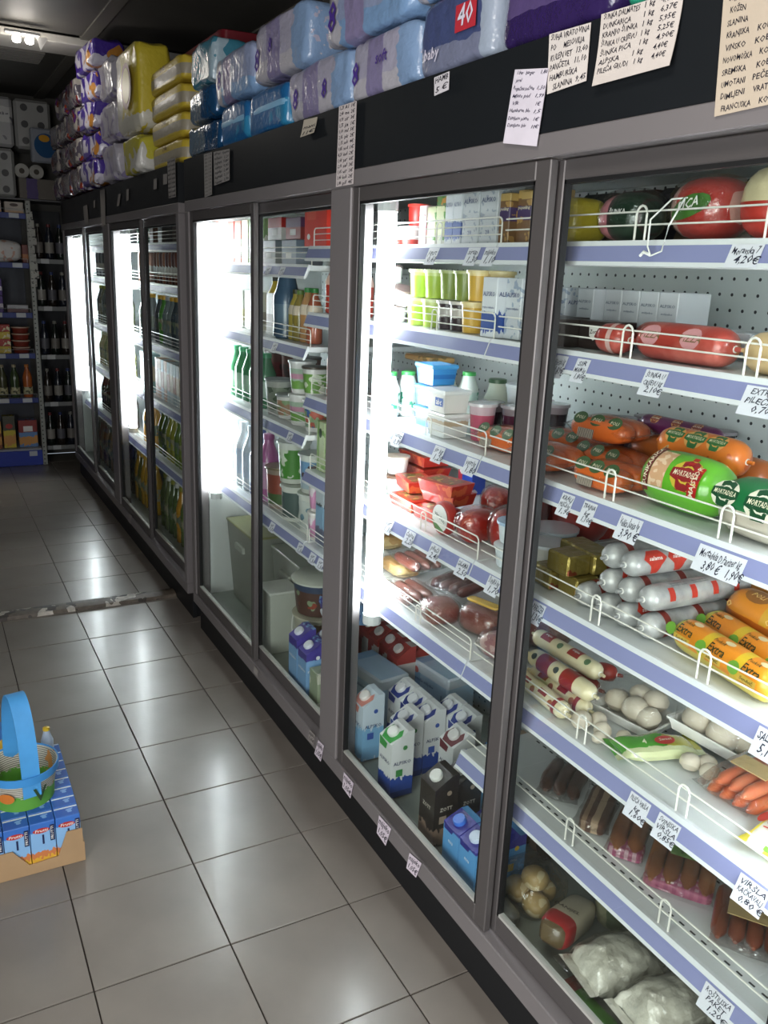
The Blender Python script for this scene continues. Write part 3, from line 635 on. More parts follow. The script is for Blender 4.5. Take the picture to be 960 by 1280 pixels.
saus_x('green_net_sausage', 'small green and pink sausage with string tie above dark green loaf', (886, 596), (916, 600), .27, S3, .030, M('#6aa044', .35, coat=.5, layers=(('x', .0, .45, '#c9a98b'),)), lift=.0)
saus_x('purple_mortadella', 'purple sausage at right edge above the dark green loaf', (920, 585), (985, 602), .33, S3, .026, M('#4f2260', .3, coat=.5), lift=.0)
saus_x('red_sausage', 'red sausage at right edge just above the dark green loaf', (930, 608), (1010, 630), .262, S3, .03, M('#a8332c', .3, coat=.6), lift=.0)
saus_x('orange_sausage', 'dull orange sausage under the slim purple one at the back', (806, 545), (985, 575), .41, S3, .038, M('#b5622c', .35, coat=.4))
saus_x('purple_mortadella', 'dark purple sausage supporting the orange mortadella', (806, 562), (905, 585), .316, S3, .020, M('#4a1a40', .28, coat=.6))
JAR = M('#2a1d28', .2, coat=.8)
for i in range(8):
    px = 682 + (i % 4)*27; x = .44 if i < 4 else .52
    y = 1.47-.066*(i % 4)
    cup('dark_jar', 'dark purple jam jar at the back of third shelf, %s %s row' % (['leftmost', 'second', 'third', 'rightmost'][i % 4], 'front' if i < 4 else 'rear'), (x, y, S3+.0006), .026, .028, .085, JAR, M('#8a8489', .4), (.15, .6, M('#3b2a38', .5, layers=(('n', 40, .6, '#8a7d80'),))), cat='jar', group='dark jars at the back of the third shelf', n=16)
# ---------------- near door: fourth shelf
GOLD = M('#8b7a3c', .3, .55, bump=.5, bscale=45, layers=(('n', 35, .66, '#7d3b24'),))
for i, (px, py, lift, L, lb) in enumerate(((690, 708, 0, .07, 'gold foil butter block at the front left of fourth shelf'), (692, 692, .046, .07, 'gold foil butter block stacked at the left above others'), (740, 700, 0, .085, 'gold foil butter block in the second row behind silver sausages'), (735, 682, .046, .13, 'long gold foil butter block on top of the row'), (722, 716, 0, .06, 'gold foil butter block beside the silver sausage tips'))):
    c = HZ(px, py, S4+.046+lift); brick('butter_block', lb, (max(.17, c.x), c.y, S4+.0006+lift), L, .062, .045, GOLD, cat='butter', c=.004, rot=ALONG+.1*(i % 3-1))
SAL = M('#b4b4b2', .35, .15, coat=.3, layers=(('k', 26, .35, .75, '#7d7f82'),), bump=.15, bscale=50)
SALR = M('#b23527', .4); SALD = M('#7a2a22', .45)
def salami(label, pl, pr, lift, style):
    r = .0255; c, L, a = ends(pl, pr, S4+r+lift); L = min(max(L, .27), .29); dirv = Vector((math.cos(a), math.sin(a), 0)); p = HZ(*pl, S4+r+lift) + dirv*(L/2+.01)
    dc = []
    if style == 0: dc = [('printed_badge', SALR, [(star2d([(-.028, 0), (-.014, .018), (.014, .018), (.028, 0), (.013, -.014), (.006, -.032), (-.008, -.032), (-.013, -.014)]), -L/2+.055+.058*i, 1.0, 1) for i in range(4)]), ('lettering', WHT, [(text2d('salama', .008, .2, .032), -L/2+.055+.058*i, 1.0, 1) for i in range(4)])]
    elif style == 1: dc = [('printed_band', SALR, [(rect2d(.014, .026, 1, 4), -L/2+.05+.055*i, 1.1, 1) for i in range(4)]), ('lettering', M('#5c5f66', .5), [(text2d('sastojci neto', .004, 0, .04), -L/2+.075+.055*i, .45, 1) for i in range(3)]+[(text2d('upotrijebiti do', .004, 0, .04), -L/2+.075+.055*i, .25, 1) for i in range(3)])]
    else: dc = [('printed_band', SALD, [(band(.016, r, 3, 14), -L/2+.045+.09*i, .9, 1) for i in range(3)])]
    return sausage('silver_salami', label, L, r, SAL, (p.x, p.y, S4+.0006+lift), a, 'salami', 'silver salamis on the fourth shelf', dc)
salami('silver salami with red diamonds, top of the stack in front', (752, 722), (858, 707), .086, 0)
salami('silver salami with red bands, top of the stack at left', (730, 713), (830, 692), .084, 2)
salami('silver salami with red squares, right end of middle row', (775, 766), (882, 747), .043, 1)
salami('silver salami with red bands, centre of middle row', (755, 748), (862, 731), .043, 2)
salami('silver salami with red lettering tip, left end of middle row', (733, 742), (840, 722), .043, 0)
salami('silver salami with red band, bottom row under the orange pack', (793, 790), (885, 768), 0, 2)
salami('silver salami with red diamonds, bottom row right of the hoop', (770, 780), (870, 760), 0, 0)
salami('silver salami, bottom row just behind the wire hoop', (745, 765), (845, 745), 0, 2)
salami('silver salami, leftmost of the bottom row by gold blocks', (704, 748), (800, 725), 0, 2)
EX = M('#e08a20', .3, coat=.6, layers=(('x', .05, .13, '#c7c03a'), ('x', .36, .43, '#d8b62c'), ('x', .66, .73, '#d8b62c'), ('z', 0, .38, '#c9b545', .12, 5)))
def extra(label, pl, pr, r, lift, dark=False):
    c, L, a = ends(pl, pr, S4+r+lift); m = EX
    if dark: m = M('#cf8426', .3, coat=.6, layers=(('x', 0, .1, '#c79a32'), ('x', .45, .52, '#c79a32'), ('z', 0, .55, '#a95a1c', .06, 5)))
    sp = L/3; ps = [-sp, 0, sp]
    if dark: dc = [('printed_oval', M('#8a5a2a', .4), [(disk2d(.03, .018, 14), s, .35, 1) for s in (-L*.2, L*.25)]), ('lettering', M('#e2c17a', .5), [(text2d('POLI', .011, .1), s, .35, 1) for s in (-L*.2, L*.25)]+[(text2d('O', .012), s, 1.25, 1) for s in (-L*.38, L*.03)])]
    else: dc = [('printed_leaf', M('#6fa53a', .4), [(disk2d(.013, .012, 12), s-.034, 1.25, 1) for s in ps]), ('printed_panel', M('#d7b04a', .4), [(rect2d(.042, .012, 3, 2), s, 1.5, 1) for s in ps]),
                ('printed_oval', M('#d7c7a0', .4), [(disk2d(.011, .006, 12), s+.01, .15, 1) for s in ps]), ('lettering', M('#14351f', .5), [(text2d('Extra', .016, .15, .040), s, .95, 1) for s in ps]+[(text2d('Poskok', .007, .1, .028), s-.006, .42, 1) for s in ps]+[(text2d('Sendvič', .006, .1, .03), s, 1.5, 1) for s in ps])]
    return sausage('poultry_sausage', label, L, r, m, (c.x, c.y, S4+.0006+lift), a, 'sausage', 'orange poultry sausages on the fourth shelf', dc)
extra('orange and yellow printed sausage at the front behind the hoop', (830, 792), (952, 872), .031, 0)
extra('orange and yellow printed sausage second from the front', (872, 760), (1000, 842), .031, 0)
extra('big brown orange sausage with ovals behind the printed ones', (888, 752), (1010, 818), .043, .012, True)
extra('big brown orange sausage at far right back of fourth shelf', (940, 735), (1040, 790), .042, .0, True)
cup('lidded_tub', 'round tub with clear lid behind the gold blocks', (.36, HX(697, 668, .36).y, S4+.0006), .05, .058, .055, M('#8fa3b5', .3, coat=.4), M('#b7bcc2', .2, coat=.6), cat='tub')
cup('lidded_tub', 'small white lidded tub left of the gold blocks', (.26, HX(668, 690, .26).y, S4+.0006), .04, .046, .05, M('#b9b4ac', .3), '#c4c6c8', cat='tub')
soft_b = soft(.16, .12, .09, .8, .8, amp=.006, seed=9)
for i, (px, x) in enumerate(((668, .42), (735, .46))):
    c = HX(px, 640, x); e = thing('red_meat_pack', 'red wrapped meat pack at the back above gold blocks, %s' % ('left' if i == 0 else 'right'), 'meat', (x, c.y, S4+.0006), (0, 0, .6+i)); obj('meat', soft(.16, .11, .15, .8, .8, amp=.006, seed=9+i), M('#8c2a24', .3, coat=.6), e)
# ---------------- near door: fifth shelf
CRE = M('#d8cda6', .35, coat=.5, layers=(('k', 20, .5, .8, '#e5dcbd'),))
CRD = M('#8e2a22', .4)
def cream(label, pl, pr, lift, st, r=.0195):
    c, L, a = ends(pl, pr, S5+r+lift); dc = []
    if st == 0: dc = [('printed_band', CRD, [(band(.042, r, 4.4, 18), s, .6, 1) for s in (-L*.2, L*.18)]), ('printed_oval', M('#3d4a4a', .4), [(disk2d(.008, .008, 12), s, .9, 1) for s in (-L*.36, 0)])]
    elif st == 1: dc = [('printed_panel', CRD, [(rect2d(.036, .032, 2, 6), s, .2, 1) for s in (-L*.26, L*.16)]), ('printed_oval', M('#4f6b4a', .4), [(disk2d(.0085, .0085, 12), s, .6, 1) for s in (-L*.05, L*.36)]), ('lettering', WHT, [(text2d('trajna', .007, .1), s, .2, 1) for s in (-L*.26, L*.16)])]
    else: dc = [('printed_panel', CRD, [(rect2d(.03, .012, 2, 3), s, .7, 1) for s in (-L*.22, L*.12)]+[(band(.012, r, 4.4, 18), L*.36, .6, 1)]), ('printed_oval', M('#9c5b3c', .4), [(disk2d(.008, .008, 12), s, 1.2, 1) for s in (-L*.05, L*.3)])]
    return sausage('cream_sausage', label, L, r, CRE, (c.x, c.y, S5+.0006+lift), a, 'sausage', 'cream sausages on the fifth shelf', dc)
cream('cream sausage with red panels, front one by the wire fence', (650, 848), (712, 900), 0, 2)
cream('cream sausage with red end ring, second from the fence', (660, 840), (732, 890), 0, 2)
cream('cream and red banded sausage on top in the middle', (667, 822), (745, 873), .032, 0, .021)
cream('cream sausage with red panels, topmost at the back', (676, 797), (757, 846), .045, 1, .021)
saus_px('red_sausage', 'short red sausage under the topmost cream sausage, upper', (742, 842), (772, 850), S5, .02, CRD, lift=.038)
saus_px('red_sausage', 'short red sausage under the topmost cream sausage, lower', (725, 855), (765, 872), S5, .02, CRD, lift=.012)
MUSH = M('#cfc4b2', .55, layers=(('k', 14, .45, .8, '#b9ac98'),), bump=.08)
def mushrooms(label, px, py, rz, tilt, n, seed, tray=True):
    rnd = random.Random(seed); c = HZ(px, py, S5+.03) if px > 1 else Vector((px, py, 0)); e = thing('mushroom_tray', label, 'mushrooms', (c.x, c.y, S5+.001+abs(math.sin(tilt[1]))*.06+abs(math.sin(tilt[0]))*.05), (tilt[0], tilt[1], rz))
    if tray:
        L, W, H = .155, .11, .024; o = [(-L/2, -W/2), (L/2, -W/2), (L/2, W/2), (-L/2, W/2)]; k = .86; b = B()
        v = [(x*k, y*k, 0) for x, y in o]+[(x, y, H) for x, y in o]+[(x*1.04, y*1.05, H+.001) for x, y in o]+[(x*1.02, y*1.03, H-.004) for x, y in o]+[(x*.97, y*.96, H) for x, y in o]+[(x*.83, y*.83, .004) for x, y in o]
        f = [(3, 2, 1, 0), (20, 21, 22, 23)]
        for i in range(4):
            j = (i+1) % 4; f += [(i, j, 4+j, 4+i), (4+i, 4+j, 12+j, 12+i), (12+i, 12+j, 8+j, 8+i), (8+i, 8+j, 16+j, 16+i), (16+i, 16+j, 20+j, 20+i)]
        obj('foam_tray', b.add(v, f), M('#e4e2de', .5), e)
    for i, (x, y, z, r) in enumerate(n):
        m = B().lathe([(0, .0), (r*.45, .001), (r*.95, r*.45), (r, r*.8), (r*.86, r*1.25), (r*.5, r*1.55), (0, r*1.65)], 14)
        obj('mushroom', m.disp(.0012, 40, seed+i), MUSH, e, (x, y, z), (rnd.uniform(-.5, .5), rnd.uniform(-.5, .5), 0))
    if tray: obj('cling_wrap', soft(.158, .112, .075, .5, .4, 20, 8, .003, 18, seed), WRAP, e, (0, 0, .002))
    return e
mushrooms('white mushrooms on a white foam tray left of the other tray', .255, 1.165, ALONG+.15, (0, 0), [(-.045, -.01, .006, .028), (.005, -.012, .006, .031), (.05, -.008, .006, .027), (-.02, .028, .02, .028), (.03, .03, .022, .028)], 3)
mushrooms('white mushrooms on a tilted foam tray beside the frankfurters', .335, 1.005, ALONG+.22, (-.12, .1), [(-.042, -.01, .006, .031), (.012, -.008, .006, .034), (.05, .012, .006, .026), (-.01, .03, .02, .026)], 5)
mushrooms('loose white mushrooms in film left of the green bag', 758, 915, 0, (0, 0), [(-.005, .03, 0, .022), (.01, -.012, 0, .019), (.028, .022, 0, .018), (-.02, -.035, 0, .015), (.03, -.055, 0, .016)], 7, False)
mushrooms('loose white mushrooms under the tilted foam tray', 848, 938, 0, (0, 0), [(0, .02, 0, .021), (.012, -.022, 0, .02), (.035, .0, 0, .02)], 8, False)
c, L, a = ends((748, 930), (842, 925), S5+.018)
e = thing('green_bag', 'glossy green printed bag lying in front of the mushroom trays', 'bag', (c.x, c.y, S5+.001), (0, 0, a))
obj('pouch', pillow(L, .075, .034, 16, 10, .004, 11), M('#4f9a32', .25, coat=.7, layers=(('x', .62, 1, '#a9a53e', .2, 4), ('y', 0, .25, '#c2c79a', .2, 7)), bump=.2), e)
d = B(); on_plane(d, disk2d(.022, .013), (.015, -.008, .036), (1, .1, 0), (-.1, 1, .1), .001); obj('printed_oval', d, M('#b2312c', .4), e)
d = B(); on_plane(d, text2d('Sweet', .008, .2), (.015, -.008, .038), (1, .1, 0), (-.1, 1, .1), .001); on_plane(d, text2d('4', .014, .2), (-.03, -.01, .036), (1, .1, 0), (-.1, 1, .1), .001); obj('lettering', d, CREAM, e, smooth=0)
FRK = M('#c4623c', .3, coat=.5, layers=(('k', 20, .4, .8, '#d27f55'),))
def links(name, label, px, py, deck, rot, n, L, r, mat, W=None, rows=1, bag=True, bagm=POUCH, cat='sausages', extra_=None, sag=.0, curve=.0):
    H = r*2*rows+.008; c = HZ(px, py, deck+H*.6) if px > 1 else Vector((px, py, 0)); e = thing(name, label, cat, (c.x, c.y, deck+.0012), (0, 0, rot)); rnd = random.Random(int(px*1000+py*77))
    for j in range(rows):
        k = n-j
        for i in range(k):
            y = (i-(k-1)/2)*r*2.02; pts = []; Li = L*rnd.uniform(.94, 1.0); z0 = r+.002+j*r*1.75
            for q in range(9):
                s = -1+q/4; pts.append((s*Li/2, y+curve*(1-s*s)*(.6+.3*rnd.random()), z0))
            b = B(); N_ = 12
            for q, p in enumerate(pts):
                s = abs(-1+q/4); rr = r*(max(.02, 1-s**7))**.5 if s > .99 else r*(1-.0*s)
                if q in (0, 8): rr = r*.25
                elif q in (1, 7): rr = r*.94
                b.v += [(p[0], p[1]+rr*math.cos(2*PI*t/N_), p[2]+rr*math.sin(2*PI*t/N_)) for t in range(N_)]
            b.f = [(q*N_+t, q*N_+(t+1) % N_, (q+1)*N_+(t+1) % N_, (q+1)*N_+t) for q in range(8) for t in range(N_)]+[tuple(range(N_))[::-1], tuple(8*N_+t for t in range(N_))]; b.m = [0]*len(b.f)
            obj('sausage_link', b, mat, e)
    W = W or n*r*2+.02
    if bag: obj('clear_film', pillow(L+.05, W+.02, H+.008, 16, 10, .004, int(py*100) % 50), bagm, e, (0, 0, -.0006))
    if extra_: extra_(e, L, W, H)
    return e
def cream_strip(e, L, W, H): obj('paper_band', B().box(-.03, .015, -W*.36, W*.36, H-.001, H+.001), M('#cfb27a', .5), e)
links('frankfurter_pack', 'clear pouch of orange frankfurters on the fifth shelf by mushrooms', .275, .885, S5, .08, 4, .16, .013, FRK, W=.10, rows=2, extra_=cream_strip)
e = thing('snack_pouch', 'yellow printed pouch with red lettering at right end of fifth shelf', 'packet', (.215, .765, S5+.003), (0, 0, .19))
obj('pouch', pillow(.18, .10, .03, 14, 10, .002, 21), M('#d9c645', .3, coat=.5, layers=(('y', .55, .85, '#cdc9bb', .1, 4), ('y', .0, .4, '#cf9a4a', .5, 8), ('n', 30, .68, '#6fa03a'))), e)
d = B(); on_plane(d, text2d('WUDY', .03, .1, .10), (-.01, .012, .0305), (1, 0, 0), (0, 1, .05), .002); obj('lettering', d, M('#b5201c', .45), e, smooth=0)
d = B(); on_plane(d, disk2d(.022, .009), (-.02, .042, .027), (1, 0, 0), (0, 1, -.2), .002); obj('printed_oval', d, M('#a8302a', .4), e)
# ---------------- near door: sixth shelf
SMK = M('#4a3027', .35, coat=.5, layers=(('k', 16, .4, .75, '#6d4636'),), bump=.25); BRW = M('#8a5330', .3, coat=.6, layers=(('k', 14, .4, .8, '#a8713f'),))
GING = M('#c9a3ae', .45, layers=(('w', 0, .016, .5, '#b3617f'), ('w', 1, .016, .5, '#a04a6e')))
links('smoked_meat_pack', 'clear pouch of dark smoked sausages at left end of sixth shelf', .225, 1.30, S6, .6, 3, .15, .016, SMK, W=.08, curve=.01)
e = links('smoked_rib_pack', 'pouch of smoked meat under the dark sausages near the door post', .42, 1.36, S6, ALONG, 2, .16, .022, SMK, W=.09)
e = thing('bacon_pack', 'pack of pale striped bacon between the dark smoked sausages', 'bacon', (.225, 1.19, S6+.0012), (0, 0, .6))
obj('bacon_slab', soft(.15, .06, .035, .3, .3, amp=.002), M('#5a3a2d', .4, coat=.4, layers=(('y', .25, .5, '#b39a80', .1, 9), ('y', .68, .85, '#9c8068', .1, 9))), e); obj('clear_film', pillow(.18, .085, .045, 14, 8, .004, 5), POUCH, e, (0, 0, -.0006))
def ging_card(e, L, W, H):
    obj('gingham_band', soft(.05, W+.012, H*.55, .4, .3).tf(Matrix.Translation((-L*.36, 0, -.0005))), GING, e)
def green_label(e, L, W, H):
    ging_card(e, L, W, H)
    d = B(); on_plane(d, rect2d(.05, .05), (-.005, 0, H+.003), (1, 0, 0), (0, 1, 0), .003); obj('green_label', d, M('#6f9a4a', .5, layers=(('n', 60, .55, '#8fb56a'),)), e)
    d = B(); on_plane(d, rect2d(.035, .05), (.04, 0, H+.003), (1, 0, 0), (0, 1, 0), .003); obj('weight_label', d, M('#8f8f8c', .5, layers=(('n', 70, .55, '#3a4148'),)), e)
    d = B(); on_plane(d, text2d('0,85', .012), (.04, 0, H+.0035), (1, 0, 0), (0, 1, 0), .004); on_plane(d, text2d('svinjska', .008), (-.005, .005, H+.0035), (1, 0, 0), (0, 1, 0), .004); obj('lettering', d, INK, e, smooth=0)
links('sausage_pack', 'pouch of brown sausages with pink gingham end, first right of bacon', .225, 1.095, S6, .6, 2, .17, .0175, BRW, W=.06, extra_=ging_card, curve=.006)
links('sausage_pack', 'pouch of brown sausages with green label and pink gingham end', .23, .965, S6, .6, 4, .19, .0165, BRW, W=.12, extra_=green_label)
links('wiener_pack', 'pouch of dark brown wieners with cream paper band on sixth shelf', .225, .80, S6, .6, 4, .16, .0150, M('#7d3a1f', .28, coat=.7), W=.10, extra_=cream_strip)
links('wiener_pack', 'flat pouch of small red sausages at the right edge of sixth shelf', .20, .665, S6, .6, 5, .12, .009, M('#8e2a20', .3, coat=.6), W=.085, rows=1, extra_=lambda e, L, W, H: obj('barcode_strip', B().box(-L*.5, -L*.36, -W/2, W/2, H, H+.002), M('#c9b65a', .5, layers=(('w', 1, .01, .5, '#3a3a34'),)), e))
# ---------------- near door: floor of the cooler
FZ = FLZ+.001
WBAG = M('#e2dfd3', .35, coat=.5, layers=(('k', 9, .4, .75, '#b9b5a4'),), bump=.8, bscale=30)
e = thing('meat_roll', 'white wrapped roll with red printed end on the cooler floor', 'meat', (.17, 1.165, FZ), (0, -.22, -2.75))
obj('roll', soft(.19, .075, .07, .6, .5, amp=.003), M('#c3b9a2', .4, coat=.4, layers=(('x', .70, .93, '#a32a2c'), ('x', .93, 1, '#5a4a30'))), e, (0, 0, .03))
d = B(); on_plane(d, text2d('DANIJEL', .012, 0, .06), (.022, -.0, .1025), (0, 1, 0), (-1, 0, 0), .002); obj('lettering', d, M('#3a2f26', .5), e, smooth=0)
e = thing('green_meat_bag', 'dark green film bag with red round seal on cooler floor', 'bag', (.33, 1.17, FZ), (0, 0, -2.6))
obj('pouch', soft(.20, .13, .11, .6, .5, amp=.008, seed=3), M('#3f4a35', .35, coat=.5, layers=(('n', 9, .58, '#6c6c55'),), bump=.3), e)
d = B(); on_plane(d, disk2d(.022, .018), (.06, .02, .10), (0, 1, 0), (-.6, 0, .7), .006); obj('printed_seal', d, M('#8f3d33', .45), e)
for i, (x, y, z, L, W, H, rz, lb) in enumerate(((.175, 1.035, 0, .15, .105, .10, -.12, 'white chicken bag in clear wrap, leftmost on cooler floor'), (.18, .895, 0, .155, .11, .11, -.1, 'white chicken bag in clear wrap, middle of the cooler floor'), (.18, .745, 0, .155, .115, .12, -.1, 'large folded white bag nearest on cooler floor'), (.44, .99, 0, .165, .13, .12, -.05, 'white bag at the back under the sixth shelf'), (.44, .80, 0, .165, .13, .11, -.05, 'dull white bag at the back right of cooler floor'))):
    e = thing('white_bag', lb, 'bag', (x, y, FZ+z), (0, 0, rz), 'white bags on the cooler floor')
    obj('pouch', pillow(L*1.1, W*1.1, H, 30, 22, .007, i, .02).disp(.0045, 55, i).rest(.007), WBAG, e); obj('clear_film', pillow(L*1.15, W*1.16, H+.012, 24, 16, .010, i+4, .03).disp(.004, 50, i).rest(.001), POUCH, e)
e = thing('green_bag', 'bright green packet lying under the white bags by the glass', 'bag', (.085, .98, FZ), (0, 0, ALONG)); obj('pouch', pillow(.18, .04, .022, amp=.003, seed=6), M('#4f8a34', .3, coat=.5, layers=(('x', 0, .2, '#8a4a44'),)), e)
# ---------------- middle door (section 2): top shelf
ALP = M('#dcdedf', .4, layers=(('z', .0, .30, '#2b4a9a', .22, 7), ('z', .0, .09, '#223a78')))
ALPS = M('#d3d7dc', .4, layers=(('z', .1, .42, '#33509a', .25, 8),))
def row_y(px, py, x): return HX(px, py, x).y
def alp_brick(label, px, py, x, z, L, W, H, mat=ALPS, word='ALPSKO', tc='#27356b', group=None, extra_=(), rot=ALONG):
    return brick('milk_carton', label, (x, row_y(px, py, x-W/2), z+.0006), L, W, H, mat, [('lettering', M(tc, .5), [(text2d(word, H*.075, 0, L*.8), 'F', 0, H*.22), (text2d(word, H*.075, 0, W*.8), 'R', 0, H*.22)]+list(extra_))], 'carton', group, rot)
cup('red_pot', 'tall red pot at the lamp end of the middle top shelf', (.20, row_y(512, 280, .18), S1+.0006), .024, .028, .105, M('#b5302a', .35), '#c9423a', cat='pot', band_=(.2, .5, M('#e0d8d0', .4)))
for i in range(2): cup('white_pot', ['white pot with red band beside the red pot', 'white pot with red base just left of the pink carton'][i], (.16+.0*i, row_y(500+i*12, 290, .16)-.005, S1+.0006), .022, .027, .045, M('#d9d6d2', .4), '#e2e2e0', (.05, .35, M('#b8403a', .4)), 'pot')
brick('pink_carton', 'slim white and pink carton left of the green cartons', (.155, row_y(525, 285, .13), S1+.0006), .036, .036, .095, M('#e0c6cb', .4, layers=(('z', .2, .7, '#cf8e9b', .5, 9),)), [('lettering', M('#a8384a', .5), [(text2d('jagoda', .008, 0, .03), 'F', 0, .025)])])
GC = M('#cfd3a0', .4, layers=(('n', 36, .56, '#5e9a3a'), ('z', 0, .12, '#dfe0d2')))
for i, (px, z) in enumerate(((537, S1), (548, S1), (549, S1+.091))):
    brick('green_carton', ['green and yellow printed carton, lower left of three', 'green and yellow printed carton, lower right of three', 'dark green printed carton stacked on the other two'][i], (.155, row_y(px, 285, .13), z+.0008), .040, .04, .09 if i < 2 else .055, GC if i < 2 else M('#4d7a30', .4, layers=(('n', 40, .58, '#c98a2e'),)), [('lettering', WHT, [(text2d('kefir', .008, 0, .03), 'F', 0, -.03 if i < 2 else 0)])])
for i, px in enumerate((560, 570)): alp_brick('narrow milk carton with blue mountains, %s of two on top shelf' % ('left' if i == 0 else 'right'), px, 275, .16, S1, .036, .05, .125)
for i, px in enumerate((588, 612)): alp_brick('grey white milk carton on middle top shelf, %s' % ('left of two' if i == 0 else 'right of two'), px, 272, .17, S1, .066, .07, .13, M('#c3c7cb', .4, layers=(('n', 60, .6, '#9aa2ad'),)), extra_=[(text2d('1,5% m.m.', .006, 0, .045), 'F', 0, -.01), (text2d('2 l', .01), 'F', 0, -.04)])
BP = M('#7a5a3c', .4, layers=(('z', .45, .72, '#4b3a63'), ('n', 40, .6, '#b08a52'), ('z', .85, 1, '#c0a060')))
for i, px in enumerate((632, 645, 657, 668, 678)): brick('dessert_pack', 'brown and purple dessert carton on middle top shelf, %s' % nth(i, 5), (.165+.02*(i % 2), row_y(px, 278, .14), S1+.0006), .037, .05, .105+.006*(i % 2), BP, [('lettering', CREAM, [(text2d('puding', .007, .1, .03), 'F', 0, .02)])], group='dessert cartons on the top shelf')
# second shelf
GP = M('#a9c24c', .35, coat=.2, layers=(('z', .82, 1, '#c9d68a'),)); GO = M('#7f8f45', .35, coat=.2); YP = M('#d2a948', .35, coat=.2, layers=(('z', .86, 1, '#e6d29a'),)); DP = M('#33242a', .35, coat=.3, layers=(('z', .45, .8, '#b9b4b0', .3, 9),))
def potrow(nm, lb, pxs, py, x, z, r0, r1, h, mat, lid, grp, inv=False, **k):
    for i, px in enumerate(pxs):
        cup(nm, '%s, %s' % (lb, nth(i, len(pxs))), (x, row_y(px, py, x-r1), z+.0008), r0, r1, h, mat, lid, cat='pot', group=grp, n=16, **k)
potrow('green_pot', 'light green pot in lower row of second shelf', (510, 529), 395, .165, S2, .024, .029, .066, GP, '#d9e0b0', 'green pots, lower row')
potrow('green_pot', 'light green pot in upper row of second shelf', (514, 533), 355, .165, S2+.072, .024, .029, .066, GP, '#d9e0b0', 'green pots, upper row')
potrow('olive_pot', 'olive green pot in upper row of second shelf', (552, 570), 358, .17, S2+.072, .024, .029, .066, GO, '#a6ad7a', 'olive pots, upper row')
potrow('chocolate_pot', 'dark chocolate pot in lower row of second shelf', (548, 565), 398, .165, S2, .024, .028, .066, DP, '#c8c4c0', 'chocolate pots')
potrow('yellow_pot', 'yellow pot in lower row of second shelf', (582, 600), 400, .165, S2, .024, .029, .068, YP, '#e0cf9a', 'yellow pots, lower row')
potrow('yellow_pot', 'yellow pot in upper row of second shelf', (592, 611), 362, .165, S2+.074, .024, .029, .066, YP, '#e0cf9a', 'yellow pots, upper row')
for i, px in enumerate((618, 642, 666, 690)): alp_brick('milk carton behind second rail right of yellow pots, %s' % nth(i, 4), px, 390, .165 if i < 2 else .25, S2, .055, .06, .13-.015*(i > 1), ALPS if i == 0 else M('#c9cdd2', .4, layers=(('n', 60, .6, '#9aa6b8'),)), extra_=[(text2d('trajno mlijeko', .005, 0, .045), 'F', 0, 0)])
for i, (px, py, dz, tl) in enumerate(((488, 390, 0, .0), (494, 368, .05, .35), (484, 352, .10, -.3))):
    c = row_y(px, py, .15); e = thing('dessert_tub', 'white tub with dark lid near the lamp, %s' % ['bottom of the leaning pile', 'middle of the leaning pile', 'top of the leaning pile'][i], 'tub', (.17, c, S2+.001+dz), (tl, 0, 0)); obj('pot', B().lathe([(.022, 0), (.03, .04), (.029, .04)], 16), M('#d8d8d6', .4), e); obj('lid', B().lathe([(.032, .039), (.032, .044), (0, .045)], 16), M('#5a4a48', .4), e)
# third shelf
BLU = M('#3f8fd0', .3, coat=.3, layers=(('z', .35, .6, '#2a6fb5'),))
def tub(nm, label, px, py, x, z, L, W, H, mat, lid, rot=ALONG, deco=None, tilt=(0, 0)):
    e = thing(nm, label, 'tub', (x, row_y(px, py, x-W/2), z+.0008), (tilt[0], tilt[1], rot)); k = .88
    v = [(a*L/2*k, b_*W/2*k, 0) for a, b_ in ((-1, -1), (1, -1), (1, 1), (-1, 1))]+[(a*L/2, b_*W/2, H) for a, b_ in ((-1, -1), (1, -1), (1, 1), (-1, 1))]
    obj('tub_body', B().add(v, [(3, 2, 1, 0), (4, 5, 6, 7)]+[(i, (i+1) % 4, 4+(i+1) % 4, 4+i) for i in range(4)]), mat, e, smooth=0)
    obj('lid', B().box(-L/2-.004, L/2+.004, -W/2-.004, W/2+.004, H-.004, H+.007, c=.003), lid if isinstance(lid, bpy.types.Material) else M(lid, .3, coat=.2), e)
    if deco: deco(e, L, W, H)
    return e
for i in range(3): tub('blue_tub', ['blue lidded tub at the bottom of the stack', 'blue lidded tub in the middle of the stack', 'blue lidded tub on top of the stack of three'][i], 528, 515, .20, S3+.057*i, .085, .075, .046, BLU, '#4fa3dd')
def abc_(e, L, W, H):
    d = B(); on_plane(d, rect2d(L*.42, H*.42), (L*.22, -W/2*.97, H*.55), (1, 0, 0), (0, 0, 1), .002); obj('printed_badge', d, M('#2b5aa8', .4), e)
    d = B(); on_plane(d, text2d('abc', H*.3, .1, L*.3), (L*.22, -W/2*.97, H*.55), (1, 0, 0), (0, 0, 1), .003); obj('lettering', d, WHT, e, smooth=0)
tub('white_tub', 'white cream cheese tub with blue abc badge, upper of two', 562, 505, .17, S3+.062, .085, .075, .05, M('#dcd9d4', .35), '#e6e6e4', deco=abc_)
tub('white_tub', 'white cream cheese tub under the badge tub, lower of two', 562, 530, .17, S3, .085, .075, .053, M('#d3d5d3', .35, layers=(('z', .55, .8, '#b8a68c', .2, 8),)), '#e6e6e4')
WB = M('#d5d9d0', .35, coat=.2); GCAP = M('#3f9a4c', .35)
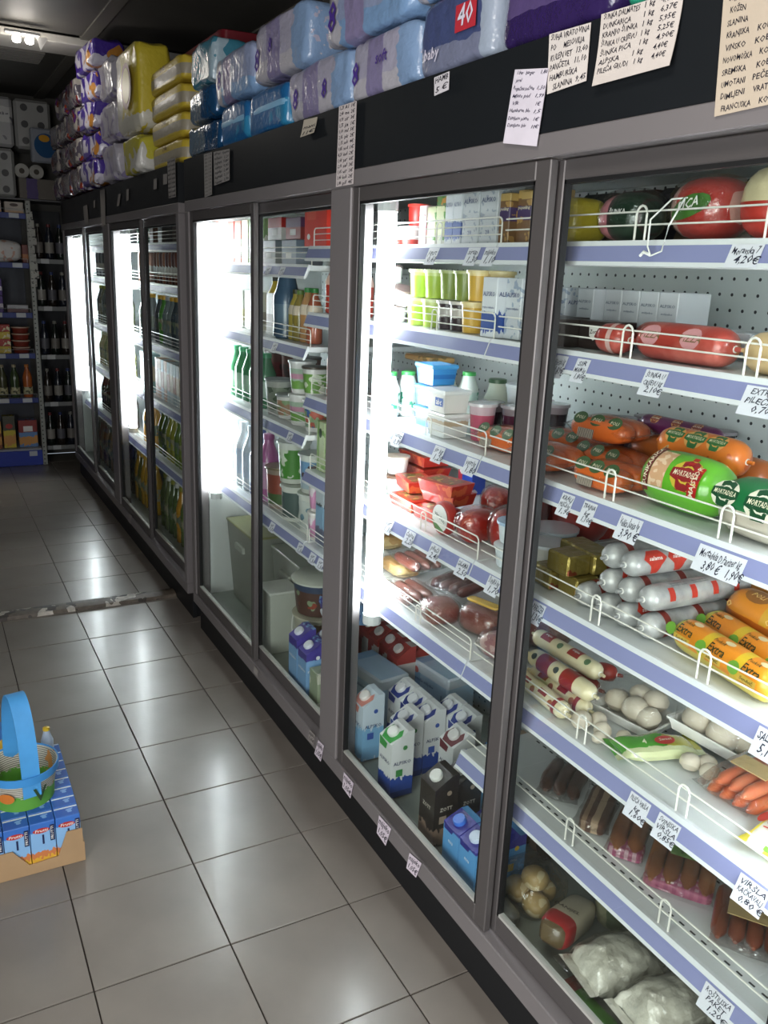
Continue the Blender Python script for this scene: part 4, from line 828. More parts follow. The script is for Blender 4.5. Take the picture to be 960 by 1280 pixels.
for i, (px, x) in enumerate(((488, .19), (502, .23), (520, .28), (545, .33), (560, .36))): bottle('yogurt_bottle', 'white bottle with green cap on third shelf, %s' % nth(i, 5), (x, row_y(px, 500, x-.03), S3+.0006), .031, .125, WB, GCAP, .02, (.2, .55, M('#bfd0c4', .4, layers=(('n', 50, .55, '#3f8a6a'),))), group='green capped bottles')
for i, (px, py, x) in enumerate(((611, 480, .36), (632, 480, .36))):
    if i == 0:
        e = bottle('yogurt_bottle', 'pale bottle with dark green cap and round badge at the back', (x, row_y(px, py, x-.03), S3+.0006), .034, .13, M('#c9ccb8', .4), M('#3d5a3c', .4), .024); d = B(); on_cone(d, disk2d(.017, .017), .034, .034, .13, .6, .06, .001); obj('printed_badge', d, M('#4f7a3a', .4), e)
    else:
        for q in range(2): cup('white_pot', 'white pot beside the pale bottle, %s' % ['lower', 'upper'][q], (x, row_y(px+8, py, x-.03), S3+.0006+q*.066), .03, .034, .06, M('#d4d6d8', .4), '#dfe1e2', cat='pot')
JP = M('#b5526a', .25, coat=.6, layers=(('z', .72, 1, '#c9b0b8'),)); 
cup('berry_cup', 'clear cup of pink berry dessert behind the third rail', (.175, row_y(590, 525, .145), S3+.0006), .026, .034, .09, JP, M('#cfc8cc', .2, coat=.5), cat='cup')
for i, (px, x) in enumerate(((606, .275), (624, .275), (640, .42), (660, .42), (682, .42))): cup('berry_cup', 'clear cup of dark berry jelly on the third shelf, %s' % nth(i, 5), (x, row_y(px, 520, x-.03), S3+.0006), .026, .033, .085, M(['#3a2030', '#5c2c44', '#2c1c26', '#8a6a72', '#2c1c26'][i], .2, coat=.7, layers=(('z', .75, 1, '#8f8288'),)), M('#a59da3', .2, coat=.5), cat='cup', group='dark berry cups')
brick('tan_packet', 'tan packet lying on top of the green capped bottles', (.40, row_y(523, 450, .36), S3+.132), .16, .09, .018, M('#a8824f', .45, layers=(('n', 30, .6, '#6f5a30'),)), cat='packet', c=.004)
# fourth shelf: red trays
RT = M('#b83227', .28, coat=.6, layers=(('n', 26, .63, '#d2663c'),), bump=.15); RTOP = M('#7d4a3c', .35, coat=.4, layers=(('n', 40, .5, '#5d6b34'), ('n', 55, .6, '#c2a05c')))
def red_tray(label, px, py, x, dz, rot, L=.13, W=.09, H=.032, tilt=(0, 0)):
    e = thing('red_tray', label, 'tray', (x, row_y(px, py, x), S4+.001+dz), (tilt[0], tilt[1], rot), 'red meat trays on the fourth shelf'); k = .88
    v = [(a*L/2*k, b_*W/2*k, 0) for a, b_ in ((-1, -1), (1, -1), (1, 1), (-1, 1))]+[(a*L/2, b_*W/2, H) for a, b_ in ((-1, -1), (1, -1), (1, 1), (-1, 1))]
    obj('tray_body', B().add(v, [(3, 2, 1, 0), (4, 5, 6, 7)]+[(i, (i+1) % 4, 4+(i+1) % 4, 4+i) for i in range(4)]), RT, e, smooth=0)
    d = B(); on_plane(d, rect2d(L*.72, W*.66), (0, 0, H), (1, 0, 0), (0, 1, 0), .001); obj('printed_lid', d, RTOP, e, smooth=0)
    return e
red_tray('red meat tray on top of the pile with printed lid', 557, 612, .22, .075, ALONG+.25)
red_tray('red meat tray at the lamp end under the pile', 517, 620, .20, .0, ALONG, tilt=(0, 0))
red_tray('red meat tray at lamp end, second layer', 520, 605, .24, .037, ALONG-.2)
red_tray('red meat tray in the middle row behind the fence', 545, 640, .20, .0, ALONG+.1, .10)
red_tray('red meat tray below the topmost one', 560, 625, .25, .037, ALONG+.2)
red_tray('orange red meat tray at the back of the pile', 530, 588, .36, .075, ALONG, .16, .10)
red_tray('red meat tray below the orange one at back', 530, 588, .36, .037, ALONG, .16, .10)
red_tray('red meat tray at bottom back of the pile', 545, 600, .36, .0, ALONG, .16, .10)
for i, (x, y, dz) in enumerate(((.50, 1.62, 0), (.50, 1.62, .037), (.50, 1.80, 0), (.50, 1.80, .037), (.50, 1.80, .074))):
    e = red_tray('red meat tray at the back of the fourth shelf, %s' % ['right pile, lower', 'right pile, upper', 'left pile, lowest', 'left pile, middle', 'left pile, topmost'][i], 557, 612, x, dz, ALONG+.1*(i % 2), .15, .10); e.location.y = y
for i, (px, py, L, lb, x) in enumerate(((603, 668, .12, 'red wrapped meat ball behind the white round badge', .20), (628, 645, .13, 'red wrapped meat bag on the right of red trays', .24), (612, 618, .12, 'red wrapped meat pack under the tilted tag', .36))):
    e = thing('meat_bag', lb, 'meat', (x, row_y(px, py, x-.04), S4+.001), (0, 0, .4*i)); obj('meat', soft(L*.9, .085, .085+.02*(i in (1, 3)), .8, .8, amp=.006, seed=i+20), M('#a5281e', .3, coat=.6, layers=(('n', 40, .62, '#c4553f'),), bump=.3), e); obj('clear_film', soft(L*.98, .093, .093+.02*(i in (1, 3)), .8, .8, amp=.006, seed=i+30), POUCH, e)
e = thing('cheese_round', 'round pack with white and green badge leaning on the fence', 'cheese', (.150, row_y(553, 655, .13), S4+.001), (0, .35, ALONG)); obj('pack_body', B().lathe([(.04, 0), (.044, .006), (.044, .022), (.04, .028)], 24, 'y').tf(Matrix.Translation((0, -.014, .044))), M('#a82a22', .35, coat=.4), e)
d = B(); on_plane(d, disk2d(.036, .036, 22), (0, -.0145, .044), (1, 0, 0), (0, 0, 1), .0008); obj('printed_badge', d, M('#dcdcd6', .4, layers=(('z', 0, .22, '#4d7a3c'),)), e)
d = B(); on_plane(d, text2d('vindon', .011, .1, .05), (0, -.0145, .048), (1, 0, 0), (0, 0, 1), .002); obj('lettering', d, M('#3a4a34', .5), e, smooth=0)
for i, (dz, lb) in enumerate(((0, 'white tub below the blue lidded tub by the door stile'), (.056, 'white tub with blue lid by the door stile'))): cup('lidded_tub', lb, (.165, row_y(626, 690, .135), S4+.0008+dz), .034, .04, .048, M('#cfd6da', .35), '#9fb6cf' if i else '#d4d8da', cat='tub')
cup('white_pot', 'white pot with brown top at the lamp end of fourth shelf', (.24, row_y(486, 575, .21), S4+.0008), .03, .036, .05, M('#dcdad6', .4), '#7a5c4a', cat='pot')
cup('white_pot', 'white pot with lid stacked at lamp end of fourth shelf', (.24, row_y(486, 575, .21), S4+.0598), .03, .036, .05, M('#dcdad6', .4), '#c9b8a8', cat='pot')
brick('green_packet', 'pale green packet standing behind the red trays', (.46, row_y(522, 575, .43), S4+.0006), .10, .05, .14, M('#a3ab7e', .4, layers=(('z', 0, .35, '#5f7a3c', .2, 6),)), cat='packet')
brick('blue_packet', 'small blue packet behind the red trays on the right', (.46, row_y(580, 592, .43), S4+.0006), .08, .05, .11, M('#2f4fb5', .4, layers=(('x', 0, .3, '#b8364a'), ('n', 30, .62, '#d8dae0'))), cat='packet')
# fifth shelf: cured meats
HAMM = M('#7a4038', .3, coat=.6, layers=(('k', 12, .4, .8, '#a06a5a'),), bump=.3)
TANP = M('#c79a5c', .4, coat=.4, layers=(('n', 18, .55, '#e0c38a'),))
for i, (px, py, x, dz, lb) in enumerate(((478, 695, .34, .05, 'tan pastry pack at the back by the lamp, upper'), (480, 705, .34, .0, 'tan pastry pack at the back by the lamp, lower'), (500, 700, .25, .0, 'tan pastry pack in front by the lamp'))):
    e = thing('pastry_pack', lb, 'packet', (x, row_y(px, py, x), S5+.001+dz), (0, 0, ALONG)); obj('pastry', soft(.13, .09, .045, .5, .5, amp=.004, seed=i), TANP, e); obj('clear_film', pillow(.16, .11, .05, 12, 8, .003, i), POUCH, e)
links('sausage_pack', 'clear pouch of brown dry sausages, upper left of fifth shelf', 530, 700, S5+.05, ALONG, 3, .15, .017, M('#6d3b30', .35, coat=.4), W=.10)
links('sausage_pack', 'clear pouch of dry sausages at the fence near the lamp', 510, 742, S5, ALONG, 3, .16, .017, M('#7a4a40', .35, coat=.4), W=.10)
links('sausage_pack', 'clear pouch of dark sausages in the middle of fifth shelf', 565, 725, S5+.03, .3, 4, .14, .016, M('#5a2c26', .35, coat=.4), W=.11)
for i, (px, py, x, L, H, lb) in enumerate(((580, 775, .20, .13, .075, 'smoked ham with yellow label strip on fifth shelf'), (602, 812, .185, .11, .06, 'pink marbled ham in clear film at right of fifth shelf'), (560, 745, .33, .15, .07, 'dark smoked ham at the back of fifth shelf'), (640, 800, .30, .15, .08, 'dark smoked ham behind the door stile'))):
    e = thing('smoked_ham', lb, 'ham', (x, row_y(px, py, x-.03), S5+.001), (0, 0, ALONG+.25)); obj('ham_body', soft(L, .085, H, .7, .6, amp=.005, seed=i+40), HAMM if i != 1 else M('#a8767a', .35, coat=.5, layers=(('n', 45, .55, '#c9a9a4'),)), e)
    obj('clear_film', soft(L+.012, .095, H+.008, .7, .6, amp=.006, seed=i+44), POUCH, e)
    if i == 0: obj('yellow_label', soft(L*.8, .03, .008, .4, .4).tf(Matrix.Translation((-.005, .005, H+.004))), M('#c9a545', .45), e)
for i, (x, y, dz, L, H, hx, lb) in enumerate(((.47, 1.66, 0, .16, .10, '#5a2c26', 'dark wrapped ham at the back right of fifth shelf'), (.47, 1.85, 0, .17, .11, '#6d3b30', 'brown wrapped ham at the back middle of fifth shelf'), (.47, 2.04, 0, .16, .10, '#8a5a48', 'light brown wrapped ham at the back near lamp'), (.19, 1.72, 0, .09, .06, '#8a4a44', 'small reddish wrapped ham right of the pouches'))):
    e = thing('wrapped_ham', lb, 'ham', (x, y, S5+.001+dz), (0, 0, ALONG+.15*(i % 3-1))); obj('ham_body', soft(L, .10, H, .7, .6, amp=.006, seed=60+i), M(hx, .32, coat=.6, layers=(('k', 12, .4, .8, '#9a6a5a'),), bump=.3), e); obj('clear_film', soft(L+.012, .11, H+.008, .7, .6, amp=.007, seed=66+i), POUCH, e)
brick('yellow_block', 'yellow cheese stick standing by the door stile', (.165, row_y(618, 785, .14), S5+.0006), .035, .035, .105, M('#cfa640', .4, coat=.3), cat='cheese', c=.006)
# ---------------- floor of the middle door: milk
TOPZ = FZ+.205
def fl_xy(px, py): p = HZ(px, py, TOPZ-.012); return p.x, p.y
GAL = ALP; CW = .073
grid = [((480, 909), '#3f9a4a', '#e7e7e4', 'white milk carton with green swoosh nearest the glass', ALP), ((496, 887), '#2b3a86', '#dfe0e4', 'white milk carton with blue swoosh behind the green one', ALP), ((523, 879), '#2b3a86', '#dfe0e4', 'white milk carton with blue swoosh, left of the back pair', ALP),
        ((551, 873), '#2b3a86', '#dfe0e4', 'white milk carton with blue swoosh, right of the back pair', ALP), ((540, 893), '#2b3a86', '#dfe0e4', 'white milk carton with blue swoosh in the middle of the block', ALP), ((570, 889), '#2b3a86', '#dfe0e4', 'white milk carton with blue swoosh at right end of block', ALP),
        ((562, 912), '#6a3038', '#dcdad8', 'white milk carton with maroon swoosh behind brown cartons', ALP), ((501, 860), '#2b3a86', '#e2e2e4', 'white milk carton with blue swoosh in front of blue packs', ALP)]
for (px, py), sw, cp, lb, mt in grid:
    x, y = fl_xy(px, py); kx, ky = round((x-.088)/.0775), round((y-1.70)/.0775)
    carton('milk_carton', lb, (max(.092, .092+.0775*kx), 1.695+.0775*ky, FZ), CW, .205, mt, sw, cp, badge='#3f8a4a' if 'green' in lb else '#3c5aa8')
x, y = fl_xy(456, 878); carton('milk_carton', 'light blue and white milk carton with pink ring at left end', (.088, y+.012, FZ), CW, .215, M('#c9d6e2', .4, layers=(('z', 0, .5, '#7fb0d6', .3, 6),)), '#c9847a', '#e3dedb', badge='#3c5aa8')
BRC = M('#2a2421', .38, coat=.3, layers=(('z', .0, .22, '#8a7364', .35, 6),))
for i, (px, py, lb) in enumerate(((516, 946, 'dark brown drink carton with white cap nearest glass'), (548, 936, 'dark brown drink carton with white cap, middle of three'), (578, 928, 'dark brown drink carton with white cap, farthest of three'))):
    x, y = fl_xy(px, py); carton('drink_carton', lb, (.092+.0775*i, 1.617, FZ), CW, .20, BRC, None, '#d9d9d4', 'ZOTT', '#cfc6ba', badge='#9a8878')
    
BC = M('#5fa2dc', .35, coat=.2, layers=(('z', .78, 1, '#3b3a9a'), ('z', .0, .12, '#7db6e2')))
for i in range(4):
    carton('blue_carton', ['blue milk carton with blue cap by the glass', 'blue milk carton with pale cap by the glass', 'blue milk carton with pale cap in second row, left', 'blue milk carton with pale cap in second row, right'][i], (.092+.076*(i//2), 1.50-.0745*(i % 2), FZ), .07, .135, BC, '#2b2a86', '#3f74d6' if i == 0 else '#c9d6ea', 'mu', '#e6eef6', badge='#e6c24a')
brick('blue_carton', 'light blue carton leaning on the small shelf end', (.215, 1.558, FZ), .07, .04, .27, M('#6fb3e4', .35, coat=.2, layers=(('z', .82, 1, '#3f3fa0'),)), [('printed_badge', M('#2f6fc4', .4), [(disk2d(.022, .015), 'F', 0, .08)]), ('lettering', WHT, [(text2d('mlijeko', .012, .1, .05), 'F', 0, .05)])], rot=ALONG-.5)
e = thing('pastry_bag', 'clear bag of tan pastries on the floor beside blue cartons', 'bag', (.145, 1.315, FZ), (0, 0, ALONG))
for i, (x, y, z) in enumerate(((-.032, -.02, .002), (.03, -.015, .002), (-.01, .035, .002), (0, 0, .05))): obj('pastry', soft(.068, .06, .05, .8, .8, amp=.004, seed=i+3), M('#b59a68', .45, layers=(('n', 22, .55, '#d3c19a'),)), e, (x, y, z))
obj('clear_film', soft(.15, .14, .115, .7, .6, amp=.007, seed=8), POUCH, e)
e = thing('grey_bag', 'crumpled grey clear bag in the corner by the glass', 'bag', (.10, 1.30, FZ), (0, 0, ALONG)); obj('pouch', soft(.10, .05, .05, .8, .7, amp=.012, seed=12), M('#55564e', .35, coat=.5, bump=.5, bscale=30), e)
LB = M('#a9c3d9', .35, coat=.4, layers=(('x', .0, .22, '#7fa8cc'), ('z', .8, 1, '#c6cfd8')), bump=.1)
for i, (px, py, L, lb) in enumerate(((477, 838, .22, 'light blue shrink wrapped milk pack, left of two'), (535, 830, .19, 'light blue shrink wrapped milk pack, right of two'))):
    c = HZ(px, py, FZ+.16); e = brick('milk_pack', lb, (c.x+.02, c.y+.01, FZ+.0005), L, .12, .18, LB, [('lettering', M('#2f4a7a', .5), [(text2d('svježe mlijeko', .012, .1, .1), 'F', -.03, .03), (text2d('MLIJEKO', .016, 0, .1), 'F', -.04, -.02), (text2d('1 l', .02), 'F', .07, .01)]), ('printed_badge', M('#c05a5a', .4), [(disk2d(.012, .012), 'F', -L/2+.02, .06)])], rot=ALONG+.12, c=.006)
RWC = M('#cfcac6', .4, layers=(('z', .75, 1, '#a33a34'), ('x', 0, .4, '#8e2f2c')))
for j in range(3):
    for i in range(5): carton('red_carton', 'red and white carton at the back, %s of %s row' % (nth(i, 5), ['front', 'middle', 'rear'][j]), (.36+.078*j, 2.60-.078*i, FZ+.0), .073, .235, RWC, '#8e2f2c', '#d8d2ce', '', group='red and white cartons at the back')
for i in range(3): brick('tan_carton', ['tan and brown carton under the shelf end, left', 'tan and brown carton under the shelf end, middle', 'tan and brown carton under the shelf end, right'][i], (.335, 1.60-.075*i, FZ), .07, .07, .25, M('#4a3a30', .4, layers=(('x', 0, .45, '#a48a72', .2, 5),)))
# ---------------- second door from the left: right part (section 2 shelves behind the post)
e = brick('red_display_box', 'bright red cardboard display box on the top shelf beside post', (.17, row_y(394, 288, .12), S1+.0006), .17, .10, .15, M('#d8331f', .4), [('printed_badge', WHT, [(disk2d(.012, .009), 'F', -.05, -.045)]), ('printed_panel', M('#e4533c', .4), [(rect2d(.07, .05), 'F', -.03, .03)])], cat='box')
for i, px in enumerate((387, 400, 413, 426)): bottle('red_bottle', 'red syrup bottle with %s cap, %s' % ('green' if i == 0 else 'blue', nth(i, 4)), (.17, 2.505-.067*i, S2+.0006), .031, .155, M('#a83a2c', .25, coat=.5, layers=(('z', .6, .8, '#d8b0a0'),)), M('#3f7a3a' if i == 0 else '#3346b0', .35), .015, group='red syrup bottles')
for i, px in enumerate((392, 403)): bottle('red_bottle', 'red bottle standing on the third shelf beside the post, %s' % ['left', 'right'][i], (.17, 2.475-.075*i, S3+.0006), .034, .19, M('#b5281c', .3, coat=.5), M('#c23a2c', .35), .02)
GB = M('#c3cfa4', .4, layers=(('x', .1, .36, '#7fa35a'), ('n', 26, .6, '#8db36a')))
for i, px in enumerate((386, 397, 408)): brick('green_box', 'pale green printed box beside the post, %s' % nth(i, 3), (.16, 2.505-.065*i, S4+.0006), .06, .06, .165, GB, [('printed_badge', M('#3a4a3a', .4), [(disk2d(.012, .016), 'F', 0, .045)])])
for i, px in enumerate((397, 406)): brick('blue_carton', 'blue and white tall carton beside the post on fifth shelf, %s' % ['left', 'right'][i], (.16, row_y(px, 645, .13), S5+.0006), .062, .062, .19, M('#8fb3d0', .4, layers=(('z', 0, .35, '#6a6f86', .3, 6), ('z', .75, 1, '#c9d3da'))), [('lettering', INK, [(text2d('kefir', .014, 0, .045), 'F', 0, .05)])])
# ---------------- section 3
T1, T2, T3, T4 = 1.646, 1.391, 1.101, .731
for i, (px, dz, H, c1, c2, lb) in enumerate(((336, 0, .08, '#b9bcbc', '#8f9aa4', 'grey white carton at the bottom of the pile, left'), (361, 0, .08, '#8f99a6', '#6a7684', 'blue grey carton at bottom of the pile, right'), (343, .081, .075, '#c9c6c2', '#a32a26', 'white carton with red top in the upper row'), (366, .081, .07, '#8c3a34', '#5a3a5a', 'dark red carton on the upper right of pile'))):
    brick('cheese_carton', lb, (.19, row_y(px, 310, .14), T1+.0006+dz), .13, .10, H, M(c1, .4, layers=(('z', .55, 1, c2),)), [('printed_badge', WHT, [(rect2d(.05, .02), 'F', 0, -.012)])], cat='carton')
for i, (px, c1) in enumerate(((266, '#c94a40'), (275, '#c96a50'), (284, '#d9dcb0'), (293, '#8fb36a'), (301, '#7f9a6a'))): brick('slim_carton', 'slim bright carton on top shelf beside the lamp, %s' % nth(i, 5), (.19, 3.485-.085*i, T1+.0006), .075, .07, .16, M(c1, .4, layers=(('z', .15, .6, '#dcdccf', .3, 6),)))
bottle('yellow_bottle', 'yellow juice bottle left of the big blue bottle', (.20, row_y(330, 390, .17), T2+.0006), .04, .21, M('#c2a52e', .25, coat=.5), M('#4a4a40', .4), .016)
bottle('blue_bottle', 'big dark blue bottle on the second shelf of left cooler half', (.17, row_y(348, 390, .12), T2+.0006), .05, .235, M('#3d556b', .25, coat=.5, layers=(('z', .25, .55, '#5a6f80'),)), M('#2f4250', .35), .034)
for i, (px, c1, c2) in enumerate(((358, '#b3a04a', '#4a4a30'), (365.5, '#8a7a3a', '#5f7a3a'), (373, '#b5885a', '#3f8a4a'), (380.5, '#a85a40', '#3f8a4a'))): bottle('small_bottle', 'small juice bottle right of the big blue bottle, %s' % nth(i, 4), (.17, row_y(px, 395, .14), T2+.0006), .028, .17+.01*(i > 1), M(c1, .25, coat=.5, layers=(('z', .55, .75, '#d8c9b5'),)), M(c2, .35), .013)
for i, px in enumerate((257, 264, 272, 280, 289, 298)): brick('white_carton', 'pale carton on second shelf beside the lamp, %s' % nth(i, 6), (.20, 3.49-.08*i, T2+.0006), .07, .07, .15, M('#c9cac2', .4, layers=(('z', .2, .5, '#8f8a80' if i > 3 else '#c9c2a0'),)), group='pale cartons by the lamp')
for i, px in enumerate((268, 277, 287, 297, 306)): bottle('green_bottle', 'green bottle on the third shelf beside the lamp, %s' % nth(i, 5), (.18, 3.49-.088*i, T3+.0006), .038, .21, M('#3f7a55', .25, coat=.4, layers=(('z', .2, .55, '#9ab5a2', .1, 5),)), M('#2f8a5a', .35), .020, group='green bottles by the lamp')
YC = M('#d6d4d2', .4); 
def cupx(lb, px, py, x, z, r0, r1, h, body, bandc, lid='#d8d8d6', bdg=None): return cup('yogurt_cup', lb, (x, row_y(px, py, x-r1), z+.0008), r0, r1, h, body, lid, (.15, .8, bandc), 'cup', badge=bdg)
g1 = M('#9fb3a0', .4, layers=(('z', .0, .4, '#6f9a4a', .3, 6), ('z', .5, .75, '#c08aa0')))
cupx('yogurt cup with pink and green print, lower front', 362, 535, .165, T3, .036, .045, .105, YC, g1)
cupx('yogurt cup with pink and green print, stacked upper front', 362, 490, .165, T3+.111, .036, .047, .11, YC, g1)
cupx('yogurt cup with green leaf print, lower right', 380, 540, .165, T3, .036, .045, .105, YC, M('#8aa37a', .4, layers=(('n', 30, .5, '#b05a4a'), ('n', 40, .6, '#3f5a8a'))))
cupx('yogurt cup with green leaf print, upper right', 378, 495, .175, T3+.111, .034, .044, .10, YC, M('#6f9a4a', .4, layers=(('n', 30, .55, '#d5dcc8'),)), '#4a4038')
cupx('grey lidded cup with orange print in the middle', 346, 515, .17, T3, .034, .042, .085, YC, M('#a8846a', .4, layers=(('n', 30, .55, '#8aa37a'),)), '#8f9494')
cupx('grey lidded cup at left of the yogurt cups', 333, 510, .17, T3, .040, .05, .13, M('#b9bcb5', .4), M('#8f9a8a', .4, layers=(('n', 30, .55, '#5a6a58'),)), '#7f8484')
for i, (px, x) in enumerate(((335, .33), (350, .36), (368, .36))): cupx('dull red tub at the back of third shelf, %s' % nth(i, 3), px, 480, x, T3, .045, .055, .19, M('#6d4a44', .4), M('#7a3f40', .4, layers=(('n', 26, .55, '#4a3a3a'),)), '#55504e')
def bucket(lb, px, py, x, z, r0, r1, h, body, bandm, lid='#c9cdc6', b0=.12, b1=.85): return cup('bucket', lb, (x, row_y(px, py, x-r1), z+.0008), r0, r1, h, body, lid, (b0, b1, bandm), 'bucket', rim=.006, n=24)
WBK = M('#cfd2c9', .4)
bucket('white bucket with dark oval badge at lower left', 350, 640, .17, T4, .05, .056, .13, WBK, M('#b3b9b2', .4, layers=(('x', 0, .4, '#4f5f5c', .1, 4),)))
bucket('bucket with green grass print stacked at the left', 348, 590, .18, T4+.137, .052, .06, .15, WBK, M('#4f8a3c', .4, layers=(('n', 30, .58, '#c9d2c0'),)))
bucket('white bucket with blue print, lower of the middle pair', 372, 650, .165, T4, .048, .054, .14, WBK, M('#c3c9c4', .4, layers=(('n', 22, .58, '#6a8a9a'),)))
bucket('white bucket with blue print, upper of the middle pair', 374, 600, .165, T4+.147, .05, .057, .135, WBK, M('#aebfca', .4, layers=(('z', .4, 1, '#6a8fb0', .2, 4), ('n', 20, .62, '#4a3a3a'))))
bucket('red and green yogurt bucket beside the door stile', 330, 610, .19, T4, .05, .058, .16, M('#b9a89a', .4), M('#a85a4a', .4, layers=(('z', 0, .35, '#5a7a4a'),)), '#8f8068')
PK = M('#c98fb0', .4, layers=(('n', 24, .58, '#d8cfd2'),))
for i in range(2): cup('pink_cup', 'pink yogurt cup at the right end, %s of two' % ['lower', 'upper'][i], (.15, row_y(387, 640, .12)+.005, T4+.0008+i*.102), .026, .033, .095, M('#d8d2cc', .4), '#dedad6', (.12, .85, PK), 'cup')
for i, (px, c1) in enumerate(((268, '#dfe3e6'), (277, '#d5dbe0'), (286, '#c9d3dc'), (295, '#4a5a9a'), (305, '#b0649a'))): bottle('tall_bottle', '%s tall bottle on the lowest shelf, %s' % (['white', 'white', 'pale blue', 'dark blue', 'pink'][i], nth(i, 5)), (.18, 3.49-.10*i, T4+.0006), .045, .27, M(c1, .3, coat=.4), M(c1, .35), .022, (.2, .6, M('#b9c6d8' if i < 4 else '#c9a0c0', .4)))
# cooler floor of the left half
GT = M('#8b8d84', .45, var=.05)
def crate(label, px, py, x, L, W, H, mat, lid, rot=ALONG):
    return tub('lidded_crate', label, px, py, x, FZ, L, W, H, mat, lid, rot, deco=lambda e, L_, W_, H_: obj('grip', B().box(-.05, .05, -W_/2-.007, -W_/2+.01, H_*.72, H_*.80, c=.003), M('#a3a59c', .4), e))
e = crate('big grey crate with olive lid beside the lamp', 275, 690, .33, .34, .38, .36, GT, '#8a8a5c')
e.location.y = 3.355
e = crate('big grey crate with pale lid in the middle of the floor', 318, 700, .37, .30, .36, .33, M('#9a9c94', .45), '#b5b8ae'); e.location.y = 3.015
tub('white_tub', 'tall white square tub with lid behind the door stile', 338, 765, .17, FZ, .13, .12, .25, M('#b5b8ae', .4), '#c9ccc4')
cup('bucket', 'brown bucket with white lid on top of white bucket', (.235, row_y(376, 735, .16), FZ+.215), .085, .098, .13, M('#5a4038', .4, layers=(('n', 14, .55, '#8a9a7a'), ('n', 20, .62, '#9a4a3a'))), '#c9ccc0', (.75, .95, M('#3d4a63', .4)), 'bucket', rim=.008, dome=.02, n=28)
cup('bucket', 'white bucket with wire handle below the brown bucket', (.235, row_y(376, 735, .16), FZ+.0006), .082, .094, .205, M('#b9b6a4', .4, layers=(('n', 12, .58, '#6f5a44'),)), '#c9c4b0', None, 'bucket', rim=.007, n=28, handle=.10)
BM = M('#7fa8d4', .4, layers=(('z', .72, 1, '#4a3f94', .1, 5), ('z', 0, .2, '#5f8fc4')))
for i, (x, px, py, lb) in enumerate(((.10, 372, 845, 'blue milk carton with purple top nearest the post'), (.10, 392, 862, 'blue milk carton with purple top right beside the post'), (.18, 392, 840, 'blue milk carton in the second row beside the post'), (.18, 405, 850, 'blue milk carton in the second row behind post'))):
    y = HZ(px, py, FZ).y; y = [2.56, 2.475, 2.52, 2.44][i]
    carton('blue_carton', lb, (x, y, FZ), .073, .225-.02*(i == 1), BM, '#4a3f94', '#d9dce4', 'mlijeko', '#e9eef4', badge='#e6e6e6')
e = carton('blue_carton', 'blue milk carton lying on its side on the row', (.15, 2.455, FZ+.29), .073, .20, BM, '#4a3f94', '#d9dce4', 'mlijeko', '#e9eef4', rot=ALONG, tilt=(1.35, 0)); 
brick('green_bag_box', 'pale green box in the corner under the blue cartons', (.10, 2.39, FZ), .07, .07, .14, M('#9aa58a', .4, layers=(('n', 20, .55, '#c9c9b8'),)))
# ---------------- far cooler goods
def fillrow(nm, lb, y0, y1, z, step, maker, shelf_word, x=.17):
    n = int((y1-y0)/step)
    for i in range(n): maker(nm, '%s, %s' % (lb, nth(i, n)), (x, y1-(i+.5)*step, z+.0006), i)
FAR = [  # (y range, shelf, kind, colours, cap colours)
    (3.78, 4.74, 1.53, 'can', ('#7a4a3a', '#8f5a40', '#5a3a34'), None, 'brown drink can on upper shelf of far cooler'),
    (3.78, 4.74, 1.22, 'bottle', ('#5a6268', '#3d474d', '#6f7a7a', '#4f8a3a'), ('#d8a62a', '#c9962a', '#b5b5b0'), 'dark bottle with bright cap in far cooler'),
    (3.78, 4.74, .92, 'carton', ('#c9a58a', '#b5c0c4', '#a8744a', '#c9b58f', '#8fa3a8'), None, 'slim juice carton in far cooler'),
    (3.78, 4.74, .60, 'bottle', ('#6a7a2a', '#5a7030', '#8a8a34', '#4a5a34'), ('#4a7a34', '#c9a02a'), 'green soda bottle in far cooler'),
    (3.78, 4.74, FLZ, 'bottle', ('#5a6a3a', '#b5822a', '#4a5a34', '#5f6a44'), ('#8a8a34', '#c9c9c4'), 'big soda bottle on the floor of far cooler'),
    (4.82, 5.10, 1.73, 'can', ('#5f7a6a', '#4f6a5a'), None, 'green can on top shelf of far cooler'),
    (4.82, 5.10, 1.53, 'can', ('#b58a7a', '#9a6a5a'), None, 'pink brown can in far cooler near lamp'),
    (4.82, 5.10, 1.22, 'bottle', ('#6f7a7a', '#8f9494'), ('#d8a62a',), 'clear bottle with yellow cap near far lamp'),
    (4.82, 5.10, .92, 'carton', ('#8fb3b5', '#b5c9c9'), None, 'pale blue carton near far lamp'),
    (4.82, 5.10, .60, 'bottle', ('#c9963a', '#b5742a'), ('#c9a02a',), 'orange juice bottle near far lamp'),
    (4.82, 5.40, FLZ, 'bottle', ('#a8822a', '#5a5a2a'), ('#c9a02a',), 'yellow juice bottle on far cooler floor'),
    (5.40, 6.40, 1.53, 'can', ('#4a4f58', '#8a8f94', '#3a3f48'), None, 'dark can in the farthest door'),
    (5.40, 6.40, 1.22, 'bottle', ('#5a5f58', '#6a6a50'), ('#a8b03a', '#8a8f4a'), 'dark bottle in the farthest door'),
    (5.40, 6.40, .92, 'bottle', ('#a8a06a', '#b5ad7a', '#8f9a6a'), ('#c9c9a4',), 'pale yellow bottle in the farthest door'),
    (5.40, 6.40, .60, 'bottle', ('#2a2224', '#3a2a28'), ('#4a3a3a',), 'dark cola bottle in the farthest door'),
    (5.40, 6.70, FLZ, 'bottle', ('#3a3f34', '#5a3a2a', '#7a6a5a'), ('#5a5a50',), 'big dark bottle on floor of farthest door'),
]
